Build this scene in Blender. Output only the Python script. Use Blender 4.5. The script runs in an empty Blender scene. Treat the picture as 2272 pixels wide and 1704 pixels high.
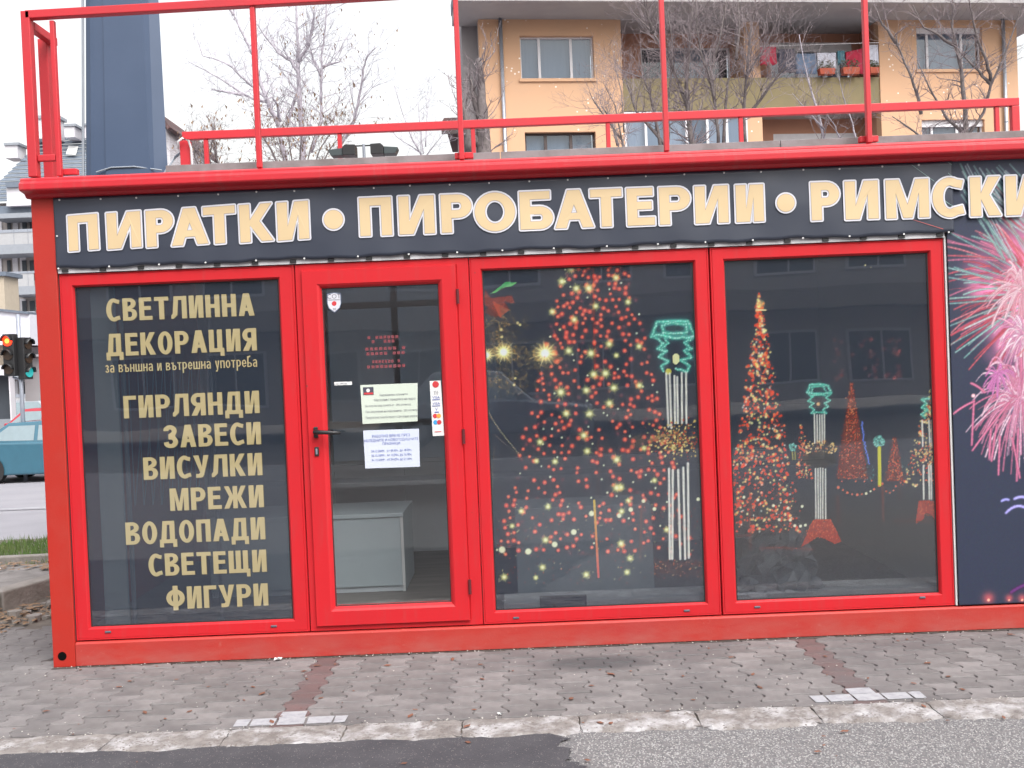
import bpy, math, random
import numpy as np
from mathutils import Vector, Matrix
from mathutils.geometry import tessellate_polygon
R = math.radians
scene = bpy.context.scene
col = scene.collection
rng = random.Random(7)

# ------------------------------------------------------------------ camera
CAM = Vector((0.0, -5.455, 1.55))
RT = Vector((0.999171, 0.000247, -0.040712)).normalized()
UP = Vector((0.040702, 0.017428, 0.999019)).normalized()
BK = RT.cross(UP).normalized()
cd = bpy.data.cameras.new('camera'); cam = bpy.data.objects.new('camera', cd); col.objects.link(cam)
cd.sensor_width = 36; cd.lens = 36 * 2209 / 2272; cd.clip_start = 0.05; cd.clip_end = 2000
cam.matrix_world = Matrix(((RT.x, UP.x, BK.x, CAM.x), (RT.y, UP.y, BK.y, CAM.y), (RT.z, UP.z, BK.z, CAM.z), (0, 0, 0, 1)))
scene.camera = cam

# ------------------------------------------------------------------ light
SUN_EL, SUN_AZ = 52, 150          # high, soft, from behind the camera (overcast)
w = bpy.data.worlds.new('World'); scene.world = w; w.use_nodes = True
nt = w.node_tree; bg = nt.nodes['Background']
sky = nt.nodes.new('ShaderNodeTexSky'); sky.sky_type = 'NISHITA'; sky.sun_disc = False
sky.sun_elevation = R(SUN_EL); sky.sun_rotation = R(SUN_AZ); sky.air_density = 2.0; sky.dust_density = 6.0; sky.ozone_density = 1.0
hs = nt.nodes.new('ShaderNodeHueSaturation'); hs.inputs['Saturation'].default_value = 0.17; hs.inputs['Hue'].default_value = 0.53; hs.inputs['Value'].default_value = 1.3
nt.links.new(sky.outputs[0], hs.inputs['Color']); nt.links.new(hs.outputs[0], bg.inputs[0])
bg.inputs[1].default_value = 0.15
sd = bpy.data.lights.new('sun', 'SUN'); sun = bpy.data.objects.new('sun', sd); col.objects.link(sun)
sd.energy = 0.5; sd.angle = R(25); sd.color = (1, 0.975, 0.96)
az = R(SUN_AZ)
dirv = Vector((math.sin(az) * math.cos(R(SUN_EL)), math.cos(az) * math.cos(R(SUN_EL)), math.sin(R(SUN_EL))))
sun.rotation_euler = dirv.to_track_quat('Z', 'Y').to_euler()
vs = scene.view_settings
vs.view_transform = 'Standard'; vs.look = 'None'; vs.gamma = 1.0; vs.exposure = 0.84; vs.use_curve_mapping = False

# ------------------------------------------------------------------ helpers
K = 2272 / 2212
def ray(px, py):                                   # photo pixels (2272 wide) to a world direction
    u = (px - 1136) / 2209; v = (py - 852) / 2209
    return RT * u - UP * v - BK
def at(px, py, Y):
    d = ray(px, py); return CAM + d * ((Y - CAM.y) / d.y)

def tag(o, label=None, cat=None, group=None, kind=None):
    if label: o['label'] = label
    if cat: o['category'] = cat
    if group: o['group'] = group
    if kind: o['kind'] = kind
    return o
def empty(name, loc=(0, 0, 0), rz=0, parent=None):
    o = bpy.data.objects.new(name, None); col.objects.link(o); o.location = loc; o.rotation_euler = (0, 0, rz)
    o.empty_display_size = 0.2
    if parent: o.parent = parent
    return o

class MB:
    def __init__(s): s.v = []; s.f = []
    def add(s, vs_, fs):
        n = len(s.v); s.v += [tuple(p) for p in vs_]; s.f += [tuple(n + i for i in f) for f in fs]
    def box(s, x0, x1, y0, y1, z0, z1):
        s.add([(x0, y0, z0), (x1, y0, z0), (x1, y1, z0), (x0, y1, z0), (x0, y0, z1), (x1, y0, z1), (x1, y1, z1), (x0, y1, z1)],
              [(0, 3, 2, 1), (4, 5, 6, 7), (0, 1, 5, 4), (1, 2, 6, 5), (2, 3, 7, 6), (3, 0, 4, 7)]); return s
    def quad(s, a, b, c, d): s.add([a, b, c, d], [(0, 1, 2, 3)]); return s
    def prism(s, poly, axis, a, b):                # polygon in the plane normal to axis, from a to b
        n = len(poly)
        def P(u, v, t): return (t, u, v) if axis == 'x' else (u, t, v) if axis == 'y' else (u, v, t)
        s.add([P(u, v, a) for u, v in poly] + [P(u, v, b) for u, v in poly],
              [tuple(range(n))[::-1], tuple(range(n, 2 * n))] + [(i, (i + 1) % n, n + (i + 1) % n, n + i) for i in range(n)]); return s
    def tube(s, pts, rad, n=6, cap=True):
        pts = [Vector(p) for p in pts]
        if not hasattr(rad, '__len__'): rad = [rad] * len(pts)
        base = len(s.v); ref = None
        for i, p in enumerate(pts):
            t = (pts[min(i + 1, len(pts) - 1)] - pts[max(i - 1, 0)])
            if t.length < 1e-9: t = Vector((0, 0, 1))
            t.normalize()
            if ref is None: ref = Vector((0, 0, 1)) if abs(t.z) < 0.9 else Vector((1, 0, 0))
            a = t.cross(ref).normalized(); b = t.cross(a); ref = -b if False else ref
            for k in range(n):
                an = 2 * math.pi * k / n; s.v.append(tuple(p + (a * math.cos(an) + b * math.sin(an)) * rad[i]))
        for i in range(len(pts) - 1):
            for k in range(n):
                q = base + i * n; s.f.append((q + k, q + (k + 1) % n, q + n + (k + 1) % n, q + n + k))
        if cap:
            s.f.append(tuple(base + k for k in range(n))[::-1]); q = base + (len(pts) - 1) * n; s.f.append(tuple(q + k for k in range(n)))
        return s
    def disc(s, c, r, nrm='y', n=20, d=0.0, r2=None):   # disc / short cone along an axis
        r2 = r if r2 is None else r2
        def P(u, v, t): return (c[0] + t, c[1] + u, c[2] + v) if nrm == 'x' else (c[0] + u, c[1] + t, c[2] + v) if nrm == 'y' else (c[0] + u, c[1] + v, c[2] + t)
        A = [(math.cos(2 * math.pi * i / n), math.sin(2 * math.pi * i / n)) for i in range(n)]
        if d == 0: s.add([P(r * a, r * b, 0) for a, b in A], [tuple(range(n))])
        else: s.add([P(r * a, r * b, 0) for a, b in A] + [P(r2 * a, r2 * b, d) for a, b in A],
                    [tuple(range(n)), tuple(range(n, 2 * n))[::-1]] + [(i, (i + 1) % n, n + (i + 1) % n, n + i) for i in range(n)])
        return s
    def build(s, name, mat, parent=None, smooth=False, bevel=0, seg=2):
        me = bpy.data.meshes.new(name); me.from_pydata(s.v, [], s.f); me.update()
        if smooth: me.polygons.foreach_set('use_smooth', [True] * len(me.polygons))
        if mat: me.materials.append(mat)
        o = bpy.data.objects.new(name, me); col.objects.link(o)
        if parent: o.parent = parent
        if bevel:
            m = o.modifiers.new('bevel', 'BEVEL'); m.width = bevel; m.segments = seg; m.limit_method = 'ANGLE'; m.angle_limit = R(40)
        return o
def box(name, mat, parent, x0, x1, y0, y1, z0, z1, bevel=0): return MB().box(x0, x1, y0, y1, z0, z1).build(name, mat, parent, bevel=bevel)

# ------------------------------------------------------------------ materials
def s2l(c):
    c = np.asarray(c, float); return np.where(c <= 0.04045, c / 12.92, ((c + 0.055) / 1.055) ** 2.4)
AF = 0.84                                           # albedo trim shared by every painted surface
def pm(name, c, rough=0.6, c2=None, scale=6, amt=0.5, bump=0.0, bscale=60, spec=0.5, metal=0, coat=0, detail=6, stretch=None, lo=0.4, hi=0.65):
    m = bpy.data.materials.new(name); m.use_nodes = True; n = m.node_tree.nodes; l = m.node_tree.links; p = n['Principled BSDF']
    p.inputs['Base Color'].default_value = (*c, 1); p.inputs['Roughness'].default_value = rough
    p.inputs['Specular IOR Level'].default_value = spec; p.inputs['Metallic'].default_value = metal
    if coat: p.inputs['Coat Weight'].default_value = coat; p.inputs['Coat Roughness'].default_value = 0.08
    tc = n.new('ShaderNodeTexCoord'); mp = n.new('ShaderNodeMapping'); l.new(tc.outputs['Object'], mp.inputs[0])
    if stretch: mp.inputs['Scale'].default_value = stretch
    if c2 is None: c2 = tuple(x * 0.85 for x in c)
    c = tuple(x * AF for x in c); c2 = tuple(x * AF for x in c2)
    no = n.new('ShaderNodeTexNoise'); no.inputs['Scale'].default_value = scale; no.inputs['Detail'].default_value = detail; no.inputs['Roughness'].default_value = 0.6
    l.new(mp.outputs[0], no.inputs['Vector'])
    mr = n.new('ShaderNodeMapRange'); mr.inputs[1].default_value = lo; mr.inputs[2].default_value = hi; mr.inputs[4].default_value = amt
    l.new(no.outputs[0], mr.inputs[0])
    mx = n.new('ShaderNodeMix'); mx.data_type = 'RGBA'; mx.inputs[6].default_value = (*c, 1); mx.inputs[7].default_value = (*c2, 1)
    l.new(mr.outputs[0], mx.inputs[0]); l.new(mx.outputs[2], p.inputs['Base Color'])
    if bump:
        nb = n.new('ShaderNodeTexNoise'); nb.inputs['Scale'].default_value = bscale; nb.inputs['Detail'].default_value = 8
        l.new(mp.outputs[0], nb.inputs['Vector'])
        bp = n.new('ShaderNodeBump'); bp.inputs['Strength'].default_value = bump; bp.inputs['Distance'].default_value = 0.01
        l.new(nb.outputs[0], bp.inputs['Height']); l.new(bp.outputs[0], p.inputs['Normal'])
    m['mix'] = mx.name
    return m
def overlay(m, c, scale, lo, hi, amt=1.0, space='Object', zfade=None, detail=8, stretch=None, rough=None):
    """adds a second coloured stain layer over a material made by pm()"""
    n = m.node_tree.nodes; l = m.node_tree.links; p = n['Principled BSDF']
    src = p.inputs['Base Color'].links[0].from_socket
    tc = n.new('ShaderNodeTexCoord'); mp = n.new('ShaderNodeMapping'); l.new(tc.outputs['Object'], mp.inputs[0])
    if stretch: mp.inputs['Scale'].default_value = stretch
    no = n.new('ShaderNodeTexNoise'); no.inputs['Scale'].default_value = scale; no.inputs['Detail'].default_value = detail; no.inputs['Roughness'].default_value = 0.65
    l.new(mp.outputs[0], no.inputs['Vector'])
    mr = n.new('ShaderNodeMapRange'); mr.inputs[1].default_value = lo; mr.inputs[2].default_value = hi; mr.inputs[4].default_value = amt
    l.new(no.outputs[0], mr.inputs[0]); f = mr.outputs[0]
    if zfade:
        sp = n.new('ShaderNodeSeparateXYZ'); l.new(tc.outputs['Object'], sp.inputs[0])
        zr = n.new('ShaderNodeMapRange'); zr.inputs[1].default_value = zfade[0]; zr.inputs[2].default_value = zfade[1]; zr.inputs[3].default_value = 1; zr.inputs[4].default_value = 0
        l.new(sp.outputs[2], zr.inputs[0])
        mu = n.new('ShaderNodeMath'); mu.operation = 'MULTIPLY'; l.new(f, mu.inputs[0]); l.new(zr.outputs[0], mu.inputs[1]); f = mu.outputs[0]
    mx = n.new('ShaderNodeMix'); mx.data_type = 'RGBA'; mx.inputs[7].default_value = (*c, 1)
    l.new(f, mx.inputs[0]); l.new(src, mx.inputs[6]); l.new(mx.outputs[2], p.inputs['Base Color'])
    return m
def speckle(m, c, scale, thr, soft=0.02, density=None):
    n = m.node_tree.nodes; l = m.node_tree.links; p = n['Principled BSDF']; src = p.inputs['Base Color'].links[0].from_socket
    tc = n.new('ShaderNodeTexCoord'); vo = n.new('ShaderNodeTexVoronoi'); vo.inputs['Scale'].default_value = scale; l.new(tc.outputs['Object'], vo.inputs['Vector'])
    mr = n.new('ShaderNodeMapRange'); mr.inputs[1].default_value = thr; mr.inputs[2].default_value = thr + soft; mr.inputs[3].default_value = 1; mr.inputs[4].default_value = 0
    l.new(vo.outputs['Distance'], mr.inputs[0]); f = mr.outputs[0]
    if density:
        no = n.new('ShaderNodeTexNoise'); no.inputs['Scale'].default_value = density[0]; l.new(tc.outputs['Object'], no.inputs['Vector'])
        m2 = n.new('ShaderNodeMapRange'); m2.inputs[1].default_value = density[1]; m2.inputs[2].default_value = density[1] + 0.02; l.new(no.outputs[0], m2.inputs[0])
        mu = n.new('ShaderNodeMath'); mu.operation = 'MULTIPLY'; l.new(f, mu.inputs[0]); l.new(m2.outputs[0], mu.inputs[1]); f = mu.outputs[0]
    mx = n.new('ShaderNodeMix'); mx.data_type = 'RGBA'; mx.inputs[7].default_value = (*c, 1)
    l.new(f, mx.inputs[0]); l.new(src, mx.inputs[6]); l.new(mx.outputs[2], p.inputs['Base Color'])
    return m
def glass(name, tint=(0.92, 0.95, 0.96), ior=2.1, rough=0.015, wav=0.0):
    m = bpy.data.materials.new(name); m.use_nodes = True; n = m.node_tree.nodes; l = m.node_tree.links
    n.remove(n['Principled BSDF']); out = n['Material Output']
    t = n.new('ShaderNodeBsdfTransparent'); t.inputs[0].default_value = (*tint, 1)
    g = n.new('ShaderNodeBsdfGlossy'); g.inputs['Roughness'].default_value = rough; g.inputs[0].default_value = (0.95, 0.97, 1, 1)
    fr = n.new('ShaderNodeFresnel'); ge = n.new('ShaderNodeNewGeometry'); ir = n.new('ShaderNodeMapRange')   # same reflectance from both sides of the thin pane
    ir.inputs[3].default_value = ior; ir.inputs[4].default_value = 1 / ior; l.new(ge.outputs['Backfacing'], ir.inputs[0]); l.new(ir.outputs[0], fr.inputs[0])
    mx = n.new('ShaderNodeMixShader'); l.new(fr.outputs[0], mx.inputs[0]); l.new(t.outputs[0], mx.inputs[1]); l.new(g.outputs[0], mx.inputs[2])
    if wav:
        tc = n.new('ShaderNodeTexCoord'); no = n.new('ShaderNodeTexNoise'); no.inputs['Scale'].default_value = 1.3; no.inputs['Detail'].default_value = 1
        l.new(tc.outputs['Object'], no.inputs['Vector']); bp = n.new('ShaderNodeBump'); bp.inputs['Strength'].default_value = wav; bp.inputs['Distance'].default_value = 0.02
        l.new(no.outputs[0], bp.inputs['Height']); l.new(bp.outputs[0], g.inputs['Normal'])
    l.new(mx.outputs[0], out.inputs[0]); return m
def film_mat(name, alpha):
    m = bpy.data.materials.new(name); m.use_nodes = True; n = m.node_tree.nodes; l = m.node_tree.links; p = n['Principled BSDF']
    p.inputs['Roughness'].default_value = 0.45
    at_ = n.new('ShaderNodeAttribute'); at_.attribute_name = 'print'; l.new(at_.outputs['Color'], p.inputs['Base Color'])
    if alpha < 1:
        out = n['Material Output']; t = n.new('ShaderNodeBsdfTransparent'); mx = n.new('ShaderNodeMixShader'); mx.inputs[0].default_value = alpha
        l.new(t.outputs[0], mx.inputs[1]); l.new(p.outputs[0], mx.inputs[2]); l.new(mx.outputs[0], out.inputs[0])
    return m
def emit(name, c, s):
    m = pm(name, c, 0.3); p = m.node_tree.nodes['Principled BSDF']; p.inputs['Emission Color'].default_value = (*c, 1); p.inputs['Emission Strength'].default_value = s; return m

M = {}
M['red'] = pm('red_frame_paint', (0.60, 0.018, 0.026), 0.42, (0.54, 0.02, 0.028), 3, 0.6, 0.03, 200, spec=0.32)
M['red2'] = pm('red_steel_paint', (0.46, 0.022, 0.012), 0.5, (0.42, 0.022, 0.014), 2.5, 0.8, 0.08, 120)
overlay(M['red2'], (0.42, 0.08, 0.06), 5, 0.50, 0.75, 0.18)
M['redbeam'] = pm('dusty_red_steel_paint', (0.46, 0.022, 0.014), 0.6, (0.42, 0.03, 0.028), 2.5, 0.8, 0.1, 120)
overlay(M['redbeam'], (0.34, 0.12, 0.10), 5, 0.30, 0.70, 0.6, zfade=(0.0, 0.15), stretch=(1, 1, 3))
overlay(M['redbeam'], (0.42, 0.16, 0.13), 26, 0.62, 0.74, 0.3)
M['redrail'] = pm('red_rail_paint', (0.60, 0.022, 0.035), 0.45, (0.52, 0.03, 0.04), 5, 0.7, 0.05, 150)
overlay(M['redrail'], (0.16, 0.05, 0.035), 22, 0.68, 0.74, 0.8)
M['gutter'] = pm('red_gutter_paint', (0.60, 0.022, 0.035), 0.38, (0.52, 0.03, 0.04), 2, 0.6, 0.04, 150)
overlay(M['gutter'], (0.42, 0.17, 0.16), 9, 0.62, 0.75, 0.5, stretch=(0.4, 1, 2))
overlay(M['red'], (0.36, 0.05, 0.05), 5, 0.52, 0.78, 0.45, stretch=(7, 1, .7))
speckle(M['red'], (0.16, 0.05, 0.045), 9, 0.045, 0.02, (2.5, 0.52))
overlay(M['gutter'], (0.34, 0.09, 0.085), 4, 0.55, 0.75, 0.5, stretch=(6, 1, 1))
M['seal'] = pm('grey_rubber_seal', (0.05, 0.045, 0.05), 0.7)
M['white'] = pm('white_strip', (0.62, 0.61, 0.64), 0.5, (0.5, 0.5, 0.52), 12, 0.7)
M['black'] = pm('black_plastic', (0.02, 0.02, 0.022), 0.45)
M['vent'] = pm('grey_plastic_cap', (0.10, 0.10, 0.13), 0.5)
M['steel'] = pm('zinc_metal', (0.42, 0.45, 0.52), 0.35, (0.34, 0.36, 0.42), 8, 0.7, metal=0.5)
M['vinyl'] = pm('dark_banner_vinyl', (0.028, 0.035, 0.058), 0.42, (0.034, 0.042, 0.068), 2, 0.8, 0.02, 300, spec=0.75)
M['cream'] = pm('cream_lettering', (0.68, 0.51, 0.30), 0.5, (0.65, 0.50, 0.30), 5, 0.6)
M['ltwhite'] = pm('white_lettering_edge', (0.68, 0.68, 0.75), 0.5)
M['ltgrey'] = pm('grey_lettering_line', (0.34, 0.28, 0.28), 0.5)
M['tan'] = pm('tan_window_lettering', (0.58, 0.45, 0.235), 0.55, (0.54, 0.43, 0.23), 4, 0.6)
M['tandark'] = pm('tan_lettering_edge', (0.13, 0.10, 0.05), 0.6)  # dark tone for the painted double reflection of the window letters
M['pane'] = glass('window_glass', wav=0.12)
M['pane2'] = glass('building_glass', (0.5, 0.55, 0.6), 1.6, 0.03)
M['clip'] = M['black']
M['screw'] = pm('white_screw', (0.7, 0.7, 0.7), 0.4)
M['greyroof'] = pm('grey_roof_sheet', (0.26, 0.25, 0.26), 0.7, (0.16, 0.15, 0.15), 6, 0.9, 0.2, 30)
M['inwall'] = pm('grey_interior_panel', (0.72, 0.76, 0.80), 0.6, (0.64, 0.68, 0.72), 2, 0.7)
M['infloor'] = pm('brown_interior_floor', (0.26, 0.23, 0.21), 0.5, (0.17, 0.15, 0.14), 3, 0.8, stretch=(1, 6, 1))
M['counter'] = pm('pale_laminate', (0.55, 0.62, 0.66), 0.45, (0.5, 0.57, 0.6), 2, 0.5)
M['edgewhite'] = pm('white_edge_trim', (0.8, 0.8, 0.8), 0.4)
M['paper'] = pm('white_paper', (0.62, 0.66, 0.78), 0.7, (0.56, 0.61, 0.75), 3, 0.5)
M['paperg'] = pm('ivory_paper', (0.62, 0.68, 0.60), 0.7, (0.57, 0.64, 0.55), 3, 0.5)
M['ink'] = pm('grey_ink', (0.16, 0.16, 0.2), 0.7)
M['inkblue'] = pm('blue_ink', (0.08, 0.12, 0.42), 0.7)
M['faintred'] = pm('faint_red_print', (0.34, 0.07, 0.085), 0.7)
M['inkred'] = pm('red_ink', (0.6, 0.04, 0.05), 0.7)
M['bag'] = pm('dark_plastic_bag', (0.30, 0.33, 0.38), 0.3, (0.10, 0.11, 0.13), 5, 0.9, 0.3, 20)
# ground
def paver_mat(name, c, c2, var=0.22):
    m = pm(name, c, 0.8, c2, 9, 0.9, 0.35, 150)
    n = m.node_tree.nodes; l = m.node_tree.links; p = n['Principled BSDF']; src = p.inputs['Base Color'].links[0].from_socket
    oi = n.new('ShaderNodeObjectInfo'); hv = n.new('ShaderNodeHueSaturation'); mr = n.new('ShaderNodeMapRange'); mr.inputs[3].default_value = 1 - var; mr.inputs[4].default_value = 1 + var
    l.new(oi.outputs['Random'], mr.inputs[0]); l.new(mr.outputs[0], hv.inputs['Value']); l.new(src, hv.inputs['Color']); l.new(hv.outputs[0], p.inputs['Base Color'])
    # stains laid out in world space across the whole pavement
    ge = n.new('ShaderNodeNewGeometry'); no = n.new('ShaderNodeTexNoise'); no.inputs['Scale'].default_value = 1.6; no.inputs['Detail'].default_value = 9; no.inputs['Roughness'].default_value = 0.62
    l.new(ge.outputs['Position'], no.inputs['Vector'])
    m3 = n.new('ShaderNodeMapRange'); m3.inputs[1].default_value = 0.46; m3.inputs[2].default_value = 0.64; m3.inputs[4].default_value = 0.75; l.new(no.outputs[0], m3.inputs[0])
    mx = n.new('ShaderNodeMix'); mx.data_type = 'RGBA'; mx.inputs[7].default_value = (0.10, 0.092, 0.096, 1)
    l.new(m3.outputs[0], mx.inputs[0]); l.new(hv.outputs[0], mx.inputs[6])
    vec = n.new('ShaderNodeVectorMath'); vec.operation = 'SUBTRACT'; vec.inputs[1].default_value = (0.36, -0.32, 0); l.new(ge.outputs['Position'], vec.inputs[0])
    ve2 = n.new('ShaderNodeVectorMath'); ve2.operation = 'MULTIPLY'; ve2.inputs[1].default_value = (1, 2.6, 0); l.new(vec.outputs[0], ve2.inputs[0])
    ln = n.new('ShaderNodeVectorMath'); ln.operation = 'LENGTH'; l.new(ve2.outputs[0], ln.inputs[0])
    ad = n.new('ShaderNodeMath'); ad.operation = 'MULTIPLY_ADD'; l.new(no.outputs[0], ad.inputs[0]); ad.inputs[1].default_value = 0.9; l.new(ln.outputs['Value'], ad.inputs[2])
    m4 = n.new('ShaderNodeMapRange'); m4.inputs[1].default_value = 0.70; m4.inputs[2].default_value = 0.86; m4.inputs[3].default_value = 0.75; m4.inputs[4].default_value = 0; l.new(ad.outputs[0], m4.inputs[0])
    mo = n.new('ShaderNodeMix'); mo.data_type = 'RGBA'; mo.inputs[7].default_value = (0.05, 0.05, 0.055, 1); l.new(m4.outputs[0], mo.inputs[0]); l.new(mx.outputs[2], mo.inputs[6])
    l.new(mo.outputs[2], p.inputs['Base Color'])
    return m
M['paver'] = paver_mat('grey_concrete_paver', (0.210, 0.194, 0.195), (0.155, 0.142, 0.144), 0.20)
M['paverred'] = paver_mat('faded_red_paver', (0.150, 0.092, 0.092), (0.125, 0.084, 0.085), 0.12)
M['sand'] = pm('joint_sand', (0.16, 0.125, 0.115), 0.95, (0.09, 0.072, 0.07), 20, 0.9, 0.5, 120)
M['kerb'] = pm('worn_kerb_concrete', (0.26, 0.235, 0.225), 0.85, (0.16, 0.14, 0.135), 16, 0.9, 0.8, 90)
overlay(M['kerb'], (0.42, 0.41, 0.425), 7, 0.47, 0.62, 0.8, detail=14)
overlay(M['kerb'], (0.12, 0.10, 0.10), 30, 0.56, 0.66, 0.7, detail=10)
speckle(M['kerb'], (0.13, 0.11, 0.10), 60, 0.22, 0.1, (8, 0.5))
M['kerbold'] = pm('old_kerb_concrete', (0.27, 0.245, 0.23), 0.9, (0.2, 0.18, 0.165), 6, 0.9, 0.8, 40)
M['asphd'] = pm('dark_asphalt', (0.052, 0.050, 0.060), 0.85, (0.075, 0.072, 0.082), 5, 0.8, 0.7, 160)
speckle(M['asphd'], (0.24, 0.22, 0.21), 110, 0.16, 0.08, (30, 0.5))
M['asphl'] = pm('light_gravelly_asphalt', (0.20, 0.19, 0.195), 0.9, (0.13, 0.125, 0.135), 60, 0.9, 1.0, 130)
speckle(M['asphl'], (0.42, 0.40, 0.39), 95, 0.25, 0.1, (60, 0.45))
M['street'] = pm('grey_street_asphalt', (0.30, 0.29, 0.32), 0.85, (0.26, 0.25, 0.28), 0.8, 0.9, 0.4, 60)
M['earth'] = pm('brown_earth', (0.17, 0.145, 0.125), 0.95, (0.10, 0.085, 0.075), 5, 0.9, 0.9, 30)
M['path'] = pm('broken_asphalt_path', (0.24, 0.22, 0.215), 0.9, (0.16, 0.145, 0.14), 7, 0.9, 0.8, 40)
M['chips'] = pm('pale_stone_chips', (0.36, 0.35, 0.35), 0.8, (0.25, 0.24, 0.25), 40, 0.9)
M['markpaint'] = pm('white_road_paint', (0.40, 0.40, 0.43), 0.7, (0.30, 0.30, 0.33), 25, 0.9, 0.3, 90)
M['leaf'] = pm('dry_brown_leaf', (0.22, 0.085, 0.05), 0.8, (0.13, 0.06, 0.04), 8, 0.9)
M['leafy'] = pm('yellow_brown_leaf', (0.27, 0.17, 0.10), 0.8, (0.17, 0.10, 0.06), 8, 0.9)
M['grass'] = pm('green_grass', (0.075, 0.15, 0.03), 0.8, (0.14, 0.17, 0.05), 3, 0.9)
M['bark'] = pm('grey_brown_bark', (0.19, 0.16, 0.16), 0.9, (0.11, 0.09, 0.09), 12, 0.9, 0.6, 60)
M['barkpale'] = pm('pale_birch_bark', (0.50, 0.46, 0.52), 0.9, (0.26, 0.23, 0.27), 8, 0.9, 0.4, 60)  # birch bark, paler than its own tone: sky glare put into the colour
M['twigpale'] = pm('pale_twig_bark', (0.52, 0.48, 0.54), 0.9, (0.42, 0.38, 0.44), 12, 0.9)  # twigs against the sky, washed out by glare put into the colour
M['twig'] = pm('thin_twig_bark', (0.27, 0.22, 0.235), 0.9, (0.19, 0.155, 0.165), 12, 0.9)
# buildings
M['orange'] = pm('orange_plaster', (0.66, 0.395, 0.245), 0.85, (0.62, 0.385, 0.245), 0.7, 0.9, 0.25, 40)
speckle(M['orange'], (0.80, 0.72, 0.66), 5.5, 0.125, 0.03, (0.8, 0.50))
M['terra'] = pm('brown_orange_plaster', (0.50, 0.25, 0.165), 0.85, (0.44, 0.22, 0.15), 0.8, 0.9, 0.25, 40)  # orange plaster inside the recess, its shade put into the darker colour
M['olive'] = pm('olive_parapet_plaster', (0.25, 0.20, 0.11), 0.9, (0.21, 0.175, 0.10), 1.2, 0.9, 0.2, 40)
M['soffit'] = pm('grey_concrete_soffit', (0.40, 0.38, 0.38), 0.9, (0.34, 0.32, 0.33), 1, 0.8)
M['greywall'] = pm('grey_plaster', (0.32, 0.30, 0.31), 0.9, (0.27, 0.25, 0.26), 0.8, 0.8)
M['darkwin'] = pm('dark_room', (0.05, 0.06, 0.075), 0.6)
M['curtain'] = pm('pale_blue_curtain', (0.42, 0.50, 0.62), 0.8, (0.36, 0.44, 0.56), 3, 0.7, stretch=(6, 6, 0.3))
M['curtain2'] = pm('white_curtain', (0.62, 0.66, 0.76), 0.8, (0.5, 0.55, 0.68), 3, 0.8, stretch=(8, 8, 0.3))
M['pvc'] = pm('white_window_plastic', (0.72, 0.70, 0.74), 0.45)
M['brownpvc'] = pm('dark_brown_window_frame', (0.05, 0.03, 0.03), 0.5)
M['slate'] = pm('blue_grey_roof_tiles', (0.16, 0.19, 0.24), 0.7, (0.12, 0.145, 0.19), 2, 0.8)
M['pale'] = pm('pale_beige_plaster', (0.50, 0.45, 0.43), 0.9, (0.45, 0.40, 0.39), 0.5, 0.8)
M['palew'] = pm('off_white_plaster', (0.66, 0.64, 0.68), 0.9, (0.60, 0.58, 0.62), 0.5, 0.8)
M['bandgrey'] = pm('grey_balcony_band', (0.30, 0.32, 0.36), 0.8)
M['column'] = pm('blue_grey_steel_paint', (0.050, 0.080, 0.148), 0.42, (0.060, 0.092, 0.165), 2, 0.7, spec=0.6)
M['tile'] = pm('dark_red_roof_tiles', (0.13, 0.07, 0.07), 0.9, (0.07, 0.05, 0.055), 6, 0.9)
M['beige'] = pm('beige_stone', (0.50, 0.42, 0.33), 0.9)
M['fascia'] = pm('white_fascia_panel', (0.74, 0.74, 0.82), 0.5)
M['teal'] = pm('teal_car_paint', (0.035, 0.13, 0.19), 0.25, coat=0.7)
M['carred'] = pm('red_car_paint', (0.42, 0.02, 0.04), 0.25, coat=0.7)
M['silver'] = pm('silver_car_paint', (0.35, 0.38, 0.42), 0.3, metal=0.4, coat=0.5)
M['carglass'] = pm('car_window_glass', (0.20, 0.27, 0.30), 0.06, spec=0.9, coat=1)
M['tyre'] = pm('tyre_rubber', (0.02, 0.02, 0.022), 0.8)
M['rim'] = pm('wheel_rim', (0.35, 0.35, 0.37), 0.35, metal=0.6)
M['tl_red'] = emit('lit_red_signal', (1.0, 0.03, 0.008), 2.2)
M['tl_core'] = emit('lit_signal_core', (1.0, 0.28, 0.03), 3.0)
M['tl_green'] = emit('lit_green_signal', (0.02, 0.30, 0.30), .5)
M['tl_off'] = pm('unlit_signal_lens', (0.05, 0.03, 0.02), 0.3)
M['cable'] = pm('white_cable', (0.75, 0.72, 0.74), 0.5)
M['greycable'] = pm('grey_cable', (0.3, 0.33, 0.38), 0.5)
def cloth(n, c): return pm(n, c, 0.9, tuple(x * 0.8 for x in c), 6, 0.8)
M['c_red'] = cloth('red_cloth', (0.5, 0.03, 0.07)); M['c_dark'] = cloth('dark_cloth', (0.07, 0.07, 0.10)); M['c_white'] = cloth('white_cloth', (0.68, 0.68, 0.78))
M['c_blue'] = cloth('grey_blue_cloth', (0.16, 0.22, 0.33)); M['c_teal'] = cloth('teal_cloth', (0.08, 0.22, 0.28)); M['terracotta'] = cloth('terracotta_box', (0.42, 0.09, 0.05))
M['plant'] = pm('dull_green_leaves', (0.10, 0.13, 0.07), 0.8, (0.17, 0.14, 0.10), 10, 0.9)

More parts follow.
